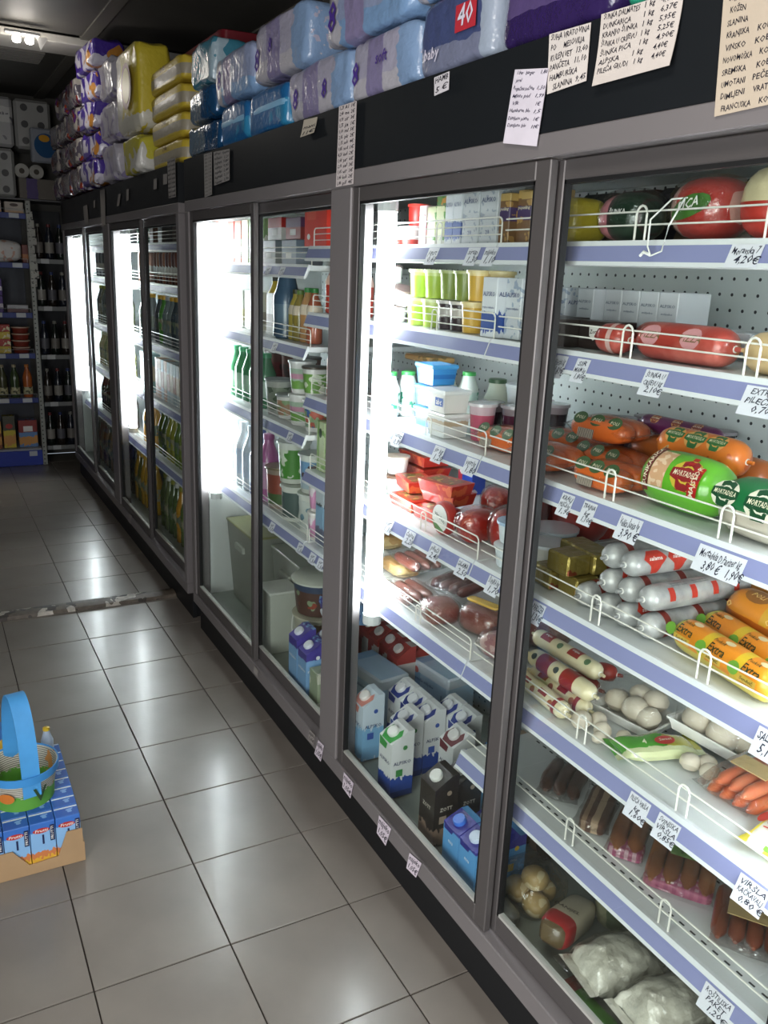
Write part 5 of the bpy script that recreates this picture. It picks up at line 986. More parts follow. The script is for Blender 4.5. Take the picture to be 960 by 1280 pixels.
for (a, c, z, kind, cols, caps, lb) in FAR:
    H = {1.73: .12, 1.53: .165, 1.22: .265, .92: .245, .60: .27, FLZ: .33}[z]; st = {'can': .06, 'bottle': .085, 'carton': .062}[kind]; n = int((c-a)/st)
    for i in range(n):
        y = c-(i+.5)*st; l_ = '%s, %s' % (lb, nth(i, min(n, 16)) if i < 15 or i == n-1 else 'near the right end'); hx = cols[(i*7+i//3) % len(cols)]; g = lb+' row'
        for w_ in ('leftmost', 'rightmost'): pass
        if kind == 'can':
            e = thing('drink_can', l_, 'can', (.16, y, z+.0006), group=g); obj('can_body', B().lathe([(.022, 0), (.026, .006), (.026, H*.88), (.021, H*.95)], 14), M(hx, .3, .3, layers=(('z', .3, .55, '#c9c4ba', .2, 6),)), e); obj('can_lid', B().lathe([(.0215, H*.945), (.022, H*.955), (.019, H*.95), (0, H*.945)], 14), M('#b5b5b3', .3, .7), e)
        elif kind == 'bottle': bottle('drink_bottle', l_, (.165, y, z+.0006), .038, H*.93, M(hx, .2, coat=.5), M(caps[i % len(caps)], .35), .019, (.28, .52, M('#8f8a74' if i % 2 else '#5f6a5a', .4, layers=(('n', 40, .55, hx),))), group=g, n=12)
        else: brick('juice_carton', l_, (.16, y, z+.0006), .056, .06, H*.88, M(hx, .4, layers=(('z', .3, .7, '#d0c4aa' if i % 2 else '#9a6a4a', .25, 6),)), [('lettering', WHT, [(text2d('sok', .015, .1, .04), 'F', 0, .05)])], group=g)
e = thing('blue_jug', 'blue round plastic jug on the top shelf of far cooler', 'jug', (.19, HX(205, 290, .16).y, 1.731), (0, 0, .3)); obj('jug_body', B().lathe([(.0, 0), (.05, .0), (.055, .02), (.055, .05), (.03, .075), (0, .075)], 18, 'x').tf(Matrix.Translation((-.04, 0, .056))), M('#3a62b5', .25, coat=.5, layers=(('x', .4, .6, '#c9d3e6'),)), e); obj('jug_neck', B().lathe([(.016, 0), (.016, .05), (.02, .052), (.02, .07), (0, .071)], 12, 'x').tf(Matrix.Translation((.034, 0, .056))), M('#5f8fd0', .3), e)
for i in range(4): brick('brown_box', 'brown box on the top shelf of far cooler, %s' % nth(i, 4), (.20, 4.70-i*.085, 1.731), .08, .10, .085, M(['#4a3a34', '#6a4a3a', '#3a3634', '#5a4a40'][i], .4))
# ---------------- goods on top of the coolers
RZ = 2.0356
LAV = M('#a5a2b4', .3, coat=.5, layers=(('z', .0, .34, '#b4b1b8', .2, 5), ('x', .30, .55, '#857da0', .04, 5), ('x', .78, 1, '#7d97b8', .2, 6)), bump=.6, bscale=25)
LAV2 = M('#8f9ab8', .3, coat=.5, layers=(('z', .0, .35, '#7b9cc2', .2, 5), ('x', .28, .5, '#8a80a4', .04, 5), ('x', 0, .2, '#b8b5bc', .2, 6)), bump=.6, bscale=25)
def pack(nm, label, y0, y1, z0, z1, mat, txt=None, x0=.02, W=.2, rz=0, seed=0, tcol='#4a2f8a', e_=.25, amp=.006, cat='pack', bar=None):
    L, H = y1-y0-.004, z1-z0-.003; e = thing(nm, label, cat, (x0+W/2, (y0+y1)/2, z0+.0012), (0, 0, ALONG+rz))
    obj('bag', soft(L, W, H, e_, e_, 44, 20, amp, 14, seed).disp(min(.012, .0025+amp*.45), 38, seed).rest(), mat, e)
    if txt:
        for s, u, v, h in txt:
            d = B(); on_plane(d, text2d(s, h*H, .1), (u*L, -W/2, v*H), (1, 0, 0), (0, 0, 1), .006); obj('lettering', d, M(tcol, .5), e, smooth=0)
    if bar: obj('stripe_print', soft(L*1.005, W*1.01, H*.16, .2, .2).tf(Matrix.Translation((0, 0, H*bar[0]))), M(bar[1], .4), e)
    return e
A = 2.0356
pack('diaper_pack', 'white and lavender diaper pack, lower row beside blue packs', 2.14, 2.56, A, A+.145, LAV, [('8', -.30, .42, .4), ('8', .18, .42, .35)], seed=1)
pack('diaper_pack', 'white and lavender diaper pack, lower row at centre', 1.80, 2.135, A, A+.14, LAV, [('8', -.36, .45, .4), ('soft', .05, .6, .2)], seed=2)
pack('diaper_pack', 'navy and grey diaper pack with red 40 badge, lower right', 1.50, 1.795, A, A+.155, M('#434d74', .3, coat=.5, layers=(('z', 0, .35, '#767b92', .2, 5), ('x', .84, 1, '#98a3b2', .1, 5)), bump=.6, bscale=25), [('40', .18, .62, .26), ('baby', -.25, .3, .15)], seed=3, tcol='#d8d2e0')
d = B(); on_plane(d, rect2d(.075, .05), (.053, -.1, .093), (1, 0, 0), (0, 0, 1), .0045); obj('printed_badge', d, M('#b8303c', .4), bpy.data.objects['diaper_pack.002'])
pack('diaper_pack', 'white and blue diaper pack, upper row far left', 2.86, 3.27, A+.14, A+.30, LAV2, [('8', -.28, .5, .4)], seed=4)
pack('diaper_pack', 'white and blue diaper pack, upper row left of gap', 2.42, 2.855, A+.147, A+.32, LAV, [('8', -.36, .4, .4), ('8', -.1, .55, .25)], seed=5)
pack('diaper_pack', 'white and blue diaper pack, upper row above centre', 1.84, 2.30, A+.147, A+.31, LAV2, [('8', -.36, .45, .45), ('fit', .1, .6, .2)], seed=6)
pack('diaper_pack', 'white and blue diaper pack, upper row right end', 1.52, 1.835, A+.157, A+.30, LAV2, [('40', .1, .5, .25)], seed=7)
pack('diaper_pack', 'white diaper pack on the third row above centre', 1.95, 2.36, A+.313, A+.46, LAV, [('8', -.3, .45, .4)], seed=8)
pack('purple_pack', 'dark purple pad pack right of the navy diaper pack', 1.17, 1.49, A, A+.18, M('#2f2050', .25, coat=.7, layers=(('z', .3, .9, '#554672', .1, 5),), bump=.6, bscale=25), [('39% G', .1, .55, .2)], seed=9, tcol='#b9aed0')
pack('green_bag', 'green bag on the cooler roof at the top edge', .95, 1.15, A, A+.13, M('#2f9a7a', .25, coat=.7, bump=.3), seed=10, cat='bag')
BLP = M('#1f5f93', .3, coat=.5, layers=(('n', 9, .62, '#2f7fa8'),), bump=.2)
pack('blue_pack', 'blue tissue pack with white stripe, right of two', 2.565, 2.90, A, A+.135, BLP, bar=(.5, '#7fb0d0'), seed=11)
pack('blue_pack', 'blue tissue pack with white stripe, left of two', 2.905, 3.20, A, A+.135, BLP, bar=(.5, '#7fb0d0'), seed=12)
SILV = M('#6f8292', .2, .2, coat=.8, layers=(('x', .55, 1, '#1f4f7a', .1, 4),), bump=.5, bscale=30)
pack('foil_pack', 'shiny grey blue pack with crimped end, lower of two', 3.21, 3.62, A, A+.11, SILV, seed=13, amp=.01)
pack('foil_pack', 'shiny grey blue pack with crimped end, upper of two', 3.28, 3.60, A+.113, A+.225, SILV, seed=14, amp=.01)
pack('teal_pack', 'teal clear wrapped pack above the blue tissue packs', 3.28, 3.56, A+.228, A+.38, M('#3f7f94', .25, coat=.6, layers=(('n', 12, .56, '#9fb5c0'),), bump=.4), seed=15, amp=.01)
# far cooler roof
YEL = M('#c9b03a', .45, coat=.1, layers=(('z', .25, .62, '#a39a86', .08, 4),), bump=.2)
for i in range(4): pack('paper_roll_pack', 'yellow paper roll pack in the stack of four, %s' % ['lowest', 'second from below', 'third from below', 'topmost'][i], 3.72, 4.27, A+.103*i, A+.103*(i+1), YEL, [('2 rolls', 0, .8, .2)], seed=16+i, tcol='#5a2a20', x0=.03, amp=.003)
pack('red_box', 'long dark red carton box on top of the paper roll packs', 3.62, 4.62, A+.425, A+.51, M('#7a1f2a', .4, layers=(('n', 8, .66, '#9a3a40'),)), [('1/2', .0, .5, .3)], seed=20, tcol='#c9a5a0', e_=.12, amp=.0, x0=.17, W=.26, cat='box')
e = pack('yellow_bag', 'large yellow and white paper towel bag with red ring', 4.29, 4.76, A+.19, A+.57, M('#d3bf3a', .35, coat=.5, layers=(('x', 0, .3, '#d8d4c4', .25, 4), ('z', 0, .2, '#d8d4c4', .3, 5)), bump=.3), seed=21, amp=.010, x0=-.02, W=.17)
d = B(); on_plane(d, disk2d(.10, .10, 22), (.08, -.085, .20), (1, 0, 0), (0, 0, 1), .014); obj('printed_ring', d, M('#8a2a24', .4), e)
d = B(); on_plane(d, disk2d(.075, .075, 22), (.09, -.085, .20), (1, 0, 0), (0, 0, 1), .0155); obj('printed_disc', d, M('#d3bf3a', .4), e)
pack('yellow_bag', 'yellow bag hanging low over the roof edge', 4.30, 4.66, A, A+.17, M('#c9c040', .35, coat=.5, layers=(('n', 9, .56, '#d2d0c8'),), bump=.4), seed=22, amp=.014, x0=-.02)
WPL = M('#b9b5c0', .3, coat=.6, layers=(('n', 14, .60, '#8f86a8'),), bump=.5, bscale=25)
for i in range(3): pack('white_bag', 'crinkled white plastic pack right of the purple bags, %s' % ['lower', 'middle', 'upper'][i], 4.80, 5.18, A+.20*i, A+.20*(i+1)-.015, WPL, seed=23+i, amp=.018, x0=-.02, cat='bag')
PUR = M('#4a2f9a', .3, coat=.6, layers=(('n', 12, .53, '#d6d2e0'), ('n', 8, .64, '#c98a3a')), bump=.5, bscale=25)
for i in range(5): pack('purple_bag', 'purple and white laundry bag in the tall pile, %s' % nth(i, 5, 'bottom', 'top'), 5.22+.02*(i % 2), 5.70, A+.15*i, A+.15*(i+1)-.012, PUR, seed=26+i, amp=.018, x0=-.05+.02*(i % 2), cat='bag')
CLR = M('#5a5460', .25, coat=.8, layers=(('n', 12, .56, '#a8a29c'), ('n', 15, .6, '#5a2f6a'), ('n', 17, .64, '#8a3a2a')), bump=.6, bscale=22)
k = 0
for yy in (5.74, 6.13, 6.50):
    for j in range(4 if yy < 6.3 else 3):
        pack('clear_bag', 'clear bag of mixed goods on far roof, %s column, %s' % ({5.74: 'near', 6.13: 'middle', 6.50: 'far'}[yy], nth(j, 4, 'bottom', 'top')), yy, yy+.36, A+.16*j, A+.16*(j+1)-.015, CLR, seed=33+k, amp=.018, x0=-.05, cat='bag'); k += 1
# ---------------- juice tray and basket on the floor
TX1 = -.727; TY0 = 2.157; cw, cdp, ch = .066, .05, .145; NC, NR = 4, 8
KRAFT = M('#a88a66', .8, var=.06, vscale=14)
tr = thing('cardboard_tray', 'brown cardboard tray of small juice cartons on the tiled floor', 'box', (TX1-(NC*cw+.012)/2, TY0+(NR*cdp+.012)/2, .0012)); tw, tdp = NC*cw+.012, NR*cdp+.012
obj('tray_base', B().box(-tw/2, tw/2, -tdp/2, tdp/2, 0, .004), KRAFT, tr)
for nm, q in (('tray_side', (-tw/2, -tw/2+.004, -tdp/2, tdp/2)), ('tray_side', (tw/2-.004, tw/2, -tdp/2, tdp/2)), ('tray_back', (-tw/2+.004, tw/2-.004, tdp/2-.004, tdp/2))): obj(nm, B().box(*q, .004, .06), KRAFT, tr)
fr = [(-tw/2+.004, .004), (tw/2-.004, .004), (tw/2-.004, .105), (tw/2-.045, .105), (tw/2-.07, .035), (tw/2-.145, .030), (tw/2-.185, .085), (tw/2-.225, .085), (-tw/2+.03, .055), (-tw/2+.004, .055)]
n = len(fr); b = B().add([(x, -tdp/2, z) for x, z in fr]+[(x, -tdp/2+.004, z) for x, z in fr], [tuple(range(n)), tuple(range(n, 2*n))[::-1]]+[(i, n+i, n+(i+1) % n, (i+1) % n) for i in range(n)]); obj('tray_front', b, KRAFT, tr, smooth=0)
JB = M('#3b6fc0', .35, coat=.2, layers=(('z', .35, .80, '#86b4e0', .15, 5), ('z', 0, .38, '#c97a4a', .35, 6), ('z', .0, .25, '#d9a93a', .4, 8)))
proto = None
for r in range(NR):
    for c in range(NC):
        loc = (TX1-.006-cw*(c+.5), TY0+.006+cdp*(r+.5), .006)
        lb = 'small blue juice carton in the front row of tray, %s' % nth(NC-1-c, NC) if r == 0 else 'small blue juice carton, %s row from tray front, %s' % (['', 'second', 'third', 'fourth', 'fifth', 'sixth', 'seventh', 'rearmost'][r], nth(NC-1-c, NC))
        if proto is None:
            e = brick('juice_carton', lb, loc, cw-.002, cdp-.002, ch, JB, [('printed_top', M('#2f5fb5', .35, layers=(('n', 60, .58, '#7fa8dc'),)), [(rect2d(cw-.008, cdp*.62), 'T', 0, -.004)]), ('printed_seam', M('#dfe6ee', .4), [(rect2d(cw-.006, .006), 'T', 0, .018)]), ('printed_badge', M('#b8322a', .4), [(disk2d(.022, .008, 14), 'F', -.004, .048)]), ('printed_panel', M('#16204a', .4), [(rect2d(.012, .05), 'F', .024, .035)]), ('lettering', WHT, [(text2d('Frutti', .009, .15, .034), 'F', -.004, .048), (([(-y, x) for x, y in text2d('FRUTTI', .007, 0, .04)[0]], text2d('FRUTTI', .007, 0, .04)[1]), 'F', .024, .035)]), ('number_print', M('#1a2450', .5), [(text2d('1', .03), 'F', 0, .018)])], rot=0, group='juice cartons in the tray'); proto = e
        else: dup(proto, loc, None, lb, 'juice cartons in the tray')
bs = HZ(33, 1012, .153); BX, BY, BZ = -.862, 2.315, .1525
e = thing('easter_basket', 'blue paper basket with arched handle standing on juice cartons', 'basket', (BX, BY, BZ), (0, 0, 1.75))
bw = B(); n = 28; r0, r1, hh = .082, .097, .105
prof = [(r0, 0), (r0+.003, hh*.33), (r0+.008, hh*.66), (r1, hh), (r1-.003, hh), (r0+.005, hh*.66), (r0, hh*.33), (r0-.003, .003)]
prof = [(0, .0), (r0-.004, 0)] + prof + [(0, .003)]
obj('basket_wall', B().lathe(prof, n), M('#c9c4b4', .6, layers=(('w', 2, .0062, .42, '#6d6c62'), ('n', 13, .60, '#c98a4a'), ('z', -1, .42, '#5fa03a', .5, 14))), e)
obj('rim_band', B().lathe([(r1-.0015, hh-.020), (r1+.0015, hh-.020), (r1+.003, hh+.004), (r1, hh+.004), (r1-.0015, hh-.020)], n, caps=False), M('#3f8fd0', .5), e)
pts = [(math.cos(PI*i/20), math.sin(PI*i/20)) for i in range(21)]; hb = B(); R_, Hh, hw = r1-.004, .215, .024
for i, (c_, s_) in enumerate(pts): hb.v += [(R_*c_*(1 if s_ < .5 else 1), sgn*hw, hh-.06+(Hh+.06)*s_**.8) for sgn in (-1, 1)]+[((R_-.004)*c_, sgn*hw, hh-.06+(Hh+.056)*s_**.8) for sgn in (1, -1)]
hb.f = [(i*4+k, i*4+(k+1) % 4, (i+1)*4+(k+1) % 4, (i+1)*4+k) for i in range(20) for k in range(4)]+[(3, 2, 1, 0), (80, 81, 82, 83)]; hb.m = [0]*len(hb.f)
obj('handle', hb, M('#4a9ad8', .5, var=.06, vscale=20), e, smooth=50)
d = B(); on_cone(d, text2d('V', .045), .09, .098, hh, PI/2-.15-1.75+.55, .045, .002); obj('grass_print', d, M('#2f4a24', .5), e, smooth=0)
d = B(); on_cone(d, disk2d(.022, .016), .09, .098, hh, PI/2-1.75-.55, .05, .002); obj('carrot_print', d, M('#c9742a', .5), e, smooth=0)
bottle('small_bottle', 'small white bottle with yellow cap behind the basket', (-.775, 2.475, .153), .018, .11, M('#b9c9dc', .3), M('#d0b030', .35), .01)
brick('small_box', 'small blue and yellow box behind the basket handle', (-.91, 2.50, .153), .06, .05, .13, M('#3f6fb0', .4, layers=(('z', .4, .75, '#d0a83a', .2, 5), ('z', 0, .2, '#dcdcd8'))), rot=.2)
# ---------------- back gondola of shelves
GY = 7.28; GD = .42; gx0, gx1 = -1.55, -.20
g = thing('store_shelving', 'white metal shelving with blue price rails at the far end', 'shelf', ((gx0+gx1)/2, GY+GD/2, .001)); go = Vector((-(gx0+gx1)/2, -GY-GD/2, -.001))
SM = M('#8f9298', .5); NAV = M('#1d2f78', .4)
P = lambda nm, bb, m, par=g: obj(nm, bb, m, par, go if par is g else None)
P('plinth', B().box(gx0, gx1, GY, GY+GD, .002, .125, c=.003), M('#22389a', .4))
P('back_sheet', B().box(gx0, gx1, GY+GD-.01, GY+GD, .125, 2.02), M('#4a4d55', .6))
P('upright', B().box(gx1, gx1+.035, GY-.01, GY+.03, .002, 2.05, c=.003), M('#8b8d86', .45, layers=(('d', 0, 2, .034, .16, '#1a1b1d'),)))
for a in (gx0-.035,): P('upright', B().box(a, a+.035, GY-.01, GY+.03, .002, 2.05, c=.003), M('#8b8d86', .45))
GS = [.14, .548, .90, 1.214, 1.588, 1.95]
for z in GS:
    s = P('shelf', B().box(gx0+.002, gx1-.002, GY+.012, GY+GD-.012, z-.02, z, c=.003), SM)
    if z > .2: obj('price_rail', B().box(gx0+.002, gx1-.002, GY, GY+.012, z-.035, z+.006, c=.002), NAV, s); obj('wire_fence', B().tube([(gx0+.01, GY+.016, z+.035), (gx1-.01, GY+.016, z+.035)], .002, 5).tube([(gx0+.01, GY+.016, z+.001), (gx0+.01, GY+.016, z+.035)], .002, 5).tube([(gx1-.01, GY+.016, z+.001), (gx1-.01, GY+.016, z+.035)], .002, 5), M('#a3a5a5', .4), s)
    for i in range(4): obj('shelf_ticket', B().box(gx1-.12-i*.17, gx1-.05-i*.17, GY-.002, GY-.0002, z-.03, z+.004) if z > .2 else B().box(gx1-.10-i*.3, gx1-.04-i*.3, GY-.002, GY-.0002, z-.06, z-.02), M('#b5b9bd', .5), s)
y_ = GY+.1
for i, (x, wd, h, c1, c2, lb) in enumerate(((-.29, .14, .22, '#5f86b5', '#8a2f2a', 'red and blue baked goods box at the lower right'), (-.43, .09, .26, '#c9b53a', '#4a4a3a', 'yellow and dark bag on the lowest far shelf'), (-.54, .1, .22, '#8a4a2a', '#c9a04a', 'brown box at the left on the lowest far shelf'))):
    brick('food_box', lb, (x, y_+.02, GS[0]+.001), wd, .08, h, M(c1, .45, layers=(('z', .55, 1, c2, .1, 4), ('z', .1, .4, '#c98f4a', .4, 6))), [('printed_badge', WHT if i == 0 else M('#a82f24', .4), [(rect2d(wd*.5, h*.2) if i == 0 else disk2d(wd*.3, h*.08), 'F', 0, h*.18)])], cat='box', rot=0)
for i, (x, c1, cp) in enumerate(((-.265, '#a8582a', '#c97a3a'), (-.36, '#3a4a2c', '#b5a98a'), (-.45, '#4a4a30', '#b5a98a'), (-.54, '#3a4a2c', '#b5a98a'))): bottle('oil_bottle', 'oil bottle on the second far shelf, %s' % ['orange one at the right', 'dark green second from right', 'dark green third from right', 'dark green leftmost'][i], (x, y_, GS[1]+.001), .036, .26, M(c1, .2, coat=.5), M(cp, .4), .016, (.1, .32, M('#b5b08a', .5, layers=(('n', 40, .55, '#4a4a30'),))))
for i in range(4): cup('margarine_tub', 'brown and white margarine tub in a stack, %s' % nth(i, 4, 'bottom', 'top'), (-.29, y_+.01, GS[2]+.001+i*.052), .055, .065, .045, M('#7a3024', .4), '#c9b09a', cat='tub', n=20)
for i in range(4): brick('tea_box', 'yellow and red tea box in a stack, %s' % nth(i, 4, 'bottom', 'top'), (-.43, y_+.01, GS[2]+.001+i*.056), .12, .09, .055, M('#c9b03a' if i % 2 == 0 else '#a8342a', .4, layers=(('n', 20, .6, '#d8cfa8'),)), cat='box', rot=0)
for i, (x, dz, lb) in enumerate(((-.44, 0, 'purple coffee pack on third far shelf, lower'), (-.44, .13, 'purple coffee pack on third far shelf, upper'), (-.53, 0, 'purple coffee pack on third far shelf, left'))): brick('coffee_pack', lb, (x, y_, GS[3]+.001+dz), .075, .08, .125, M('#4a2a7a', .4, layers=(('z', .3, .55, '#c9c2cf', .2, 6),)), cat='pack', rot=0)
brick('white_box', 'low white box beside the purple coffee packs', (-.30, y_, GS[3]+.001), .15, .09, .06, M('#b5b5b8', .5, layers=(('z', 0, .5, '#6a4a4a'),)), cat='box', rot=0)
e = thing('cotton_bag', 'white cotton wool bag on the fourth far shelf', 'bag', (-.37, y_+.02, GS[4]+.001)); obj('bag', soft(.3, .16, .17, .7, .6, 24, 12, .012, 14, 3), M('#d3d0cc', .5, bump=.4, layers=(('n', 20, .62, '#c9a08f'),)), e)
brick('red_box', 'small red box right of the white cotton bag', (-.232, y_, GS[4]+.001), .05, .08, .14, M('#6a2f24', .45, layers=(('z', .2, .5, '#a86a3a'),)), cat='box', rot=0)
for i, (x, h, lb) in enumerate(((-.275, .085, 'small pale kitchenware box on the top far shelf'), (-.43, .09, 'wide pale box with dark shoe pictures on top far shelf'))):
    d0 = [('printed_picture', M('#4a3a34', .5), [(disk2d(.03, .012), 'F', .005*k_, h*(.25-.25*k_)) for k_ in range(3 if i else 1)])]
    brick('kitchenware_box', lb, (x, y_, GS[5]+.001), .13, .10, h, M('#b5aca0', .5, layers=(('z', 0, .25, '#c9a884'),)), d0, cat='box', rot=0)
# dark rack right of the gondola
r_ = thing('wire_rack', 'dark rack of bottles between the shelving and far cooler', 'shelf', (-.03, 7.5, .001)); ro = Vector((.03, -7.5, -.001))
for z in (.14, .50, .88, 1.26, 1.62): 
    s = obj('shelf', B().box(-.155, .10, 7.33, 7.68, z-.015, z), M('#3a3d40', .5), r_, ro); obj('front_lip', B().box(-.155, .10, 7.318, 7.33, z-.025, z+.008), M('#7a7d7c', .45), s); obj('shelf_ticket', B().box(-.11, -.05, 7.314, 7.3175, z-.025, z+.01), M('#b5b8b8', .5), s)
obj('back_sheet', B().box(-.155, .10, 7.68, 7.69, .10, 2.0), M('#24262a', .6), r_, ro)
for k_, z in enumerate((.141, .501, .881, 1.261, 1.621)):
    for i in range(3): bottle('wine_bottle', 'dark bottle in the end rack, %s, %s shelf' % (nth(i, 3), ['lowest', 'second', 'third', 'fourth', 'top'][k_]), (-.11+i*.08, 7.40, z), .033, .27, M(['#1d2420', '#2a2420', '#20242e'][(i+k_) % 3], .2, coat=.5), M(['#6a2a2a', '#8a8a80', '#2a3a6a'][(i*2+k_) % 3], .4), .014, (.2, .5, M(['#8f8c84', '#5a5a60', '#74706a'][(i+2*k_) % 3], .5)), n=12)
# receipt-like tag chain on the upright
for i in range(9): tag(obj('hang_tag', B().box(gx1+.0+.004*(i % 2), gx1+.045+.006*((i*3) % 4), GY-.018-.001*(i % 2), GY-.0165, 1.42+i*.062, 1.475+i*.062), M('#9d9c94', .6, layers=(('n', 60, .62, '#4a4a48'),))), 'small paper tag stuck on the shelving upright, %s' % nth(i, 9, 'bottom', 'top'), 'tag')
# toilet paper above the gondola
def roll(lb, x, z, y=GY+.10, r=.052): 
    e = thing('paper_roll', lb, 'toilet paper', (x, y, z)); n_ = 20
    obj('roll_body', B().lathe([(.02, 0), (r, 0), (r, .1), (.02, .1), (.02, 0)], n_, 'y', caps=False).tf(Matrix.Translation((0, 0, r))), M('#a8a69f', .8), e); obj('core', B().lathe([(.0205, .002), (.0205, .098)], 12, 'y').tf(Matrix.Translation((0, -.0, r))), M('#4a443d', .8), e); return e
roll('paper roll in front of the pile, left of two', -.20, 2.215); roll('paper roll in front of the pile, right of two', -.095, 2.215)
e = brick('cardboard_box', 'pale box under the paper rolls on top of the end rack', (-.10, 7.45, 2.066), .26, .30, .145, M('#5a544c', .6, layers=(('x', .2, .5, '#3f2f63', .1, 5),)), cat='box', rot=0)
e = thing('shelf_board', 'grey board across the top of the shelving and rack', 'board', (-.70, 7.5, 2.052)); obj('board', B().box(-.87, .80, -.20, .20, 0, .012), M('#4a4a4c', .5), e)
tpw = M('#8f8f8c', .5, coat=.4, layers=(('d', 0, 2, .115, .22, '#2c2c2e'),))
for i in range(4):
    for j in range(2):
        if i == 0 and j == 0: continue
        brick('toilet_paper_pack', 'grey clear pack of toilet rolls stacked to the ceiling, %s column %s' % (['rightmost', 'second', 'third', 'fourth'][i], ['lower', 'upper'][j]), (-.10-i*.265, 7.50, 2.066+j*.355 if i else 2.42), .255, .34, .345, tpw if (i+j) % 2 else M('#9a9a9a', .4, coat=.5, layers=(('z', .5, .8, '#b9b9b6', .1, 5), ('n', 12, .64, '#5a5a60'))), [('lettering', M('#3a3a40', .5), [(text2d('Paloma', .03, .1, .14), 'F', 0, .06)])] if (i+j) % 2 == 0 else (), cat='pack', rot=0, c=.02)
e = thing('round_logo_pack', 'blue and orange round printed pack against the rolls', 'pack', (-.04, 7.245, 2.3215), (0, 0, .2)); obj('pack_body', B().box(-.10, .10, -.03, .03, 0, .24, c=.012), M('#8a8f98', .4, coat=.4), e)
d = B(); on_plane(d, disk2d(.085, .085, 20), (0, -.03, .12), (1, 0, 0), (0, 0, 1), .001); obj('printed_disc', d, M('#24507a', .4), e); d = B(); on_plane(d, disk2d(.04, .025), (-.01, -.03, .17), (1, 0, 0), (0, 0, 1), .003); obj('printed_sun', d, M('#c9922a', .4), e)
# ---------------- ceiling lamps
lp = HZ(28, 48, CEIL-.09); e = thing('ceiling_spotlight', 'small twin spotlight under the pale ceiling beam', 'lamp', (lp.x, lp.y, CEIL-.0556))
obj('bracket', B().box(-.09, .09, -.02, .02, -.015, 0, c=.003), M('#b5b5b3', .4), e)
for x in (-.03, .035): obj('bulb', B().lathe([(0, -.06), (.018, -.055), (.024, -.04), (.016, -.02), (.012, -.0155)], 14, org=(x, 0, 0)), emit('spot_bulb', '#fff6ea', 16), e)
obj('paper_flag', B().add([(.07, 0, -.016), (.13, 0, -.016), (.09, -.002, -.08), (.07, .002, -.016), (.13, .002, -.016), (.09, 0, -.08)], [(0, 2, 1), (3, 4, 5)]), M('#c9c9c7', .5), e, smooth=0)
l = bpy.data.lights.new('spotlight_light', 'POINT'); l.energy = 1.5; l.shadow_soft_size = .05; l.color = (1, .95, .88); o = bpy.data.objects.new('spotlight_light', l); COL.objects.link(o); o.location = (lp.x, lp.y-.02, CEIL-.28)
e = thing('ceiling_lamp', 'flat rectangular ceiling lamp above the near aisle', 'lamp', (-1.15, .6, CEIL-.012)); obj('housing', B().box(-.30, .30, -.55, .55, -.05, -.0005, c=.004), M('#c9c9c6', .4), e); obj('diffuser', B().box(-.26, .26, -.51, .51, -.056, -.0505), emit('diffuser', '#fff4e6', 2.0), e)
# ---------------- papers on the cooler header
paper('price_list', 'tall narrow handwritten list strip on the header above post', [(424, 133), (446, 126), (442, 230), (420, 234)], [[(a, .06, .30), (b_, .36, .62), (c_, .68, .94)] for a, b_, c_ in zip(['1,20', '2,40', '0,99', '1,75', '3,10', '2,05', '1,15', '0,85', '4,20', '1,60', '2,90', '1,05', '3,40', '1,80'], ['A1', 'me', 'sir', 'ja', 'ml', 'pk', 'sok', 'vod', 'kul', 'par', 'sal', 'vir', 'kob', 'pil'], ['1€', '2€', '3€', '1€', '5€', '2€', '4€', '1€', '2€', '6€', '3€', '1€', '2€', '4€'])], col='#c9bfbd')
paper('price_list', 'narrow printed list on the header left end of near cooler', [(255, 193), (265, 190), (265, 243), (256, 247)], [[('abc de', .1, .45), ('12 34', .55, .9)]]*12, col='#96928e', ink='#3a3a3c')
paper('price_list', 'wider printed list beside the narrow one on near header', [(267, 190), (287, 186), (287, 225), (268, 232)], ['sirevi  cijena', 'mlijeko  1,20', 'jogurt  0,80', 'vrhnje  0,95', 'maslac  2,40', 'kajmak  3,10', 'namaz  1,90'], col='#8f8b88', ink='#3a3a3c')
paper('price_note', 'small cream note hanging below the lavender diaper pack', [(380, 150), (397, 146), (394, 166), (377, 172)], ['', 'maxi', '11€'], col='#b5ac9c', curl=.004)
paper('price_note', 'small white note alone on the middle of dark header', [(543, 97), (562, 89), (561, 112), (543, 120)], ['HAMB', '5 €'], col='#cfcbce')
paper('price_list', 'white ruled handwritten list in blue ink on near header', [(644, 87), (686, 85), (671, 183), (629, 179)], [[('1 bur', .08, .28), ('burger', .35, .62), ('1,80', .78, .98)], [('prel', .08, .28)], [('Rogačina pečena', .05, .68), ('1,50', .74, .98)], [('Mleto pivl', .05, .6), ('1,99', .72, .98)], [('Vlk', .08, .28), ('1€', .76, .92)], [('Hamburen hlo', .03, .66), ('1,5', .74, .96)], [('Dimljeno pivno', .03, .66), ('1€', .76, .94)], [('Dimljeno biv', .03, .6), ('10€', .74, .96)], [('', 0, 1)], [('', 0, 1)]], col='#d6cfd8', shear=.35, ink='#2b2540', hmul=.5, x=-.006)
paper('price_list', 'cream handwritten list with six lines beside the ruled list', [(687, 43), (739, 28), (733, 101), (684, 118)], [[('SUHA VRATOVINA', .05, .97)], [('PO', .05, .2), ('MESOVILJA', .38, .88)], [('KULEN VET', .05, .6), ('13,60', .68, .97)], [('PANČETA', .05, .55), ('11,10', .65, .95)], [('HAMBURŠKA', .05, .75)], [('SLANINA', .15, .65), ('9,45', .72, .98)]], col='#d3cbc4')
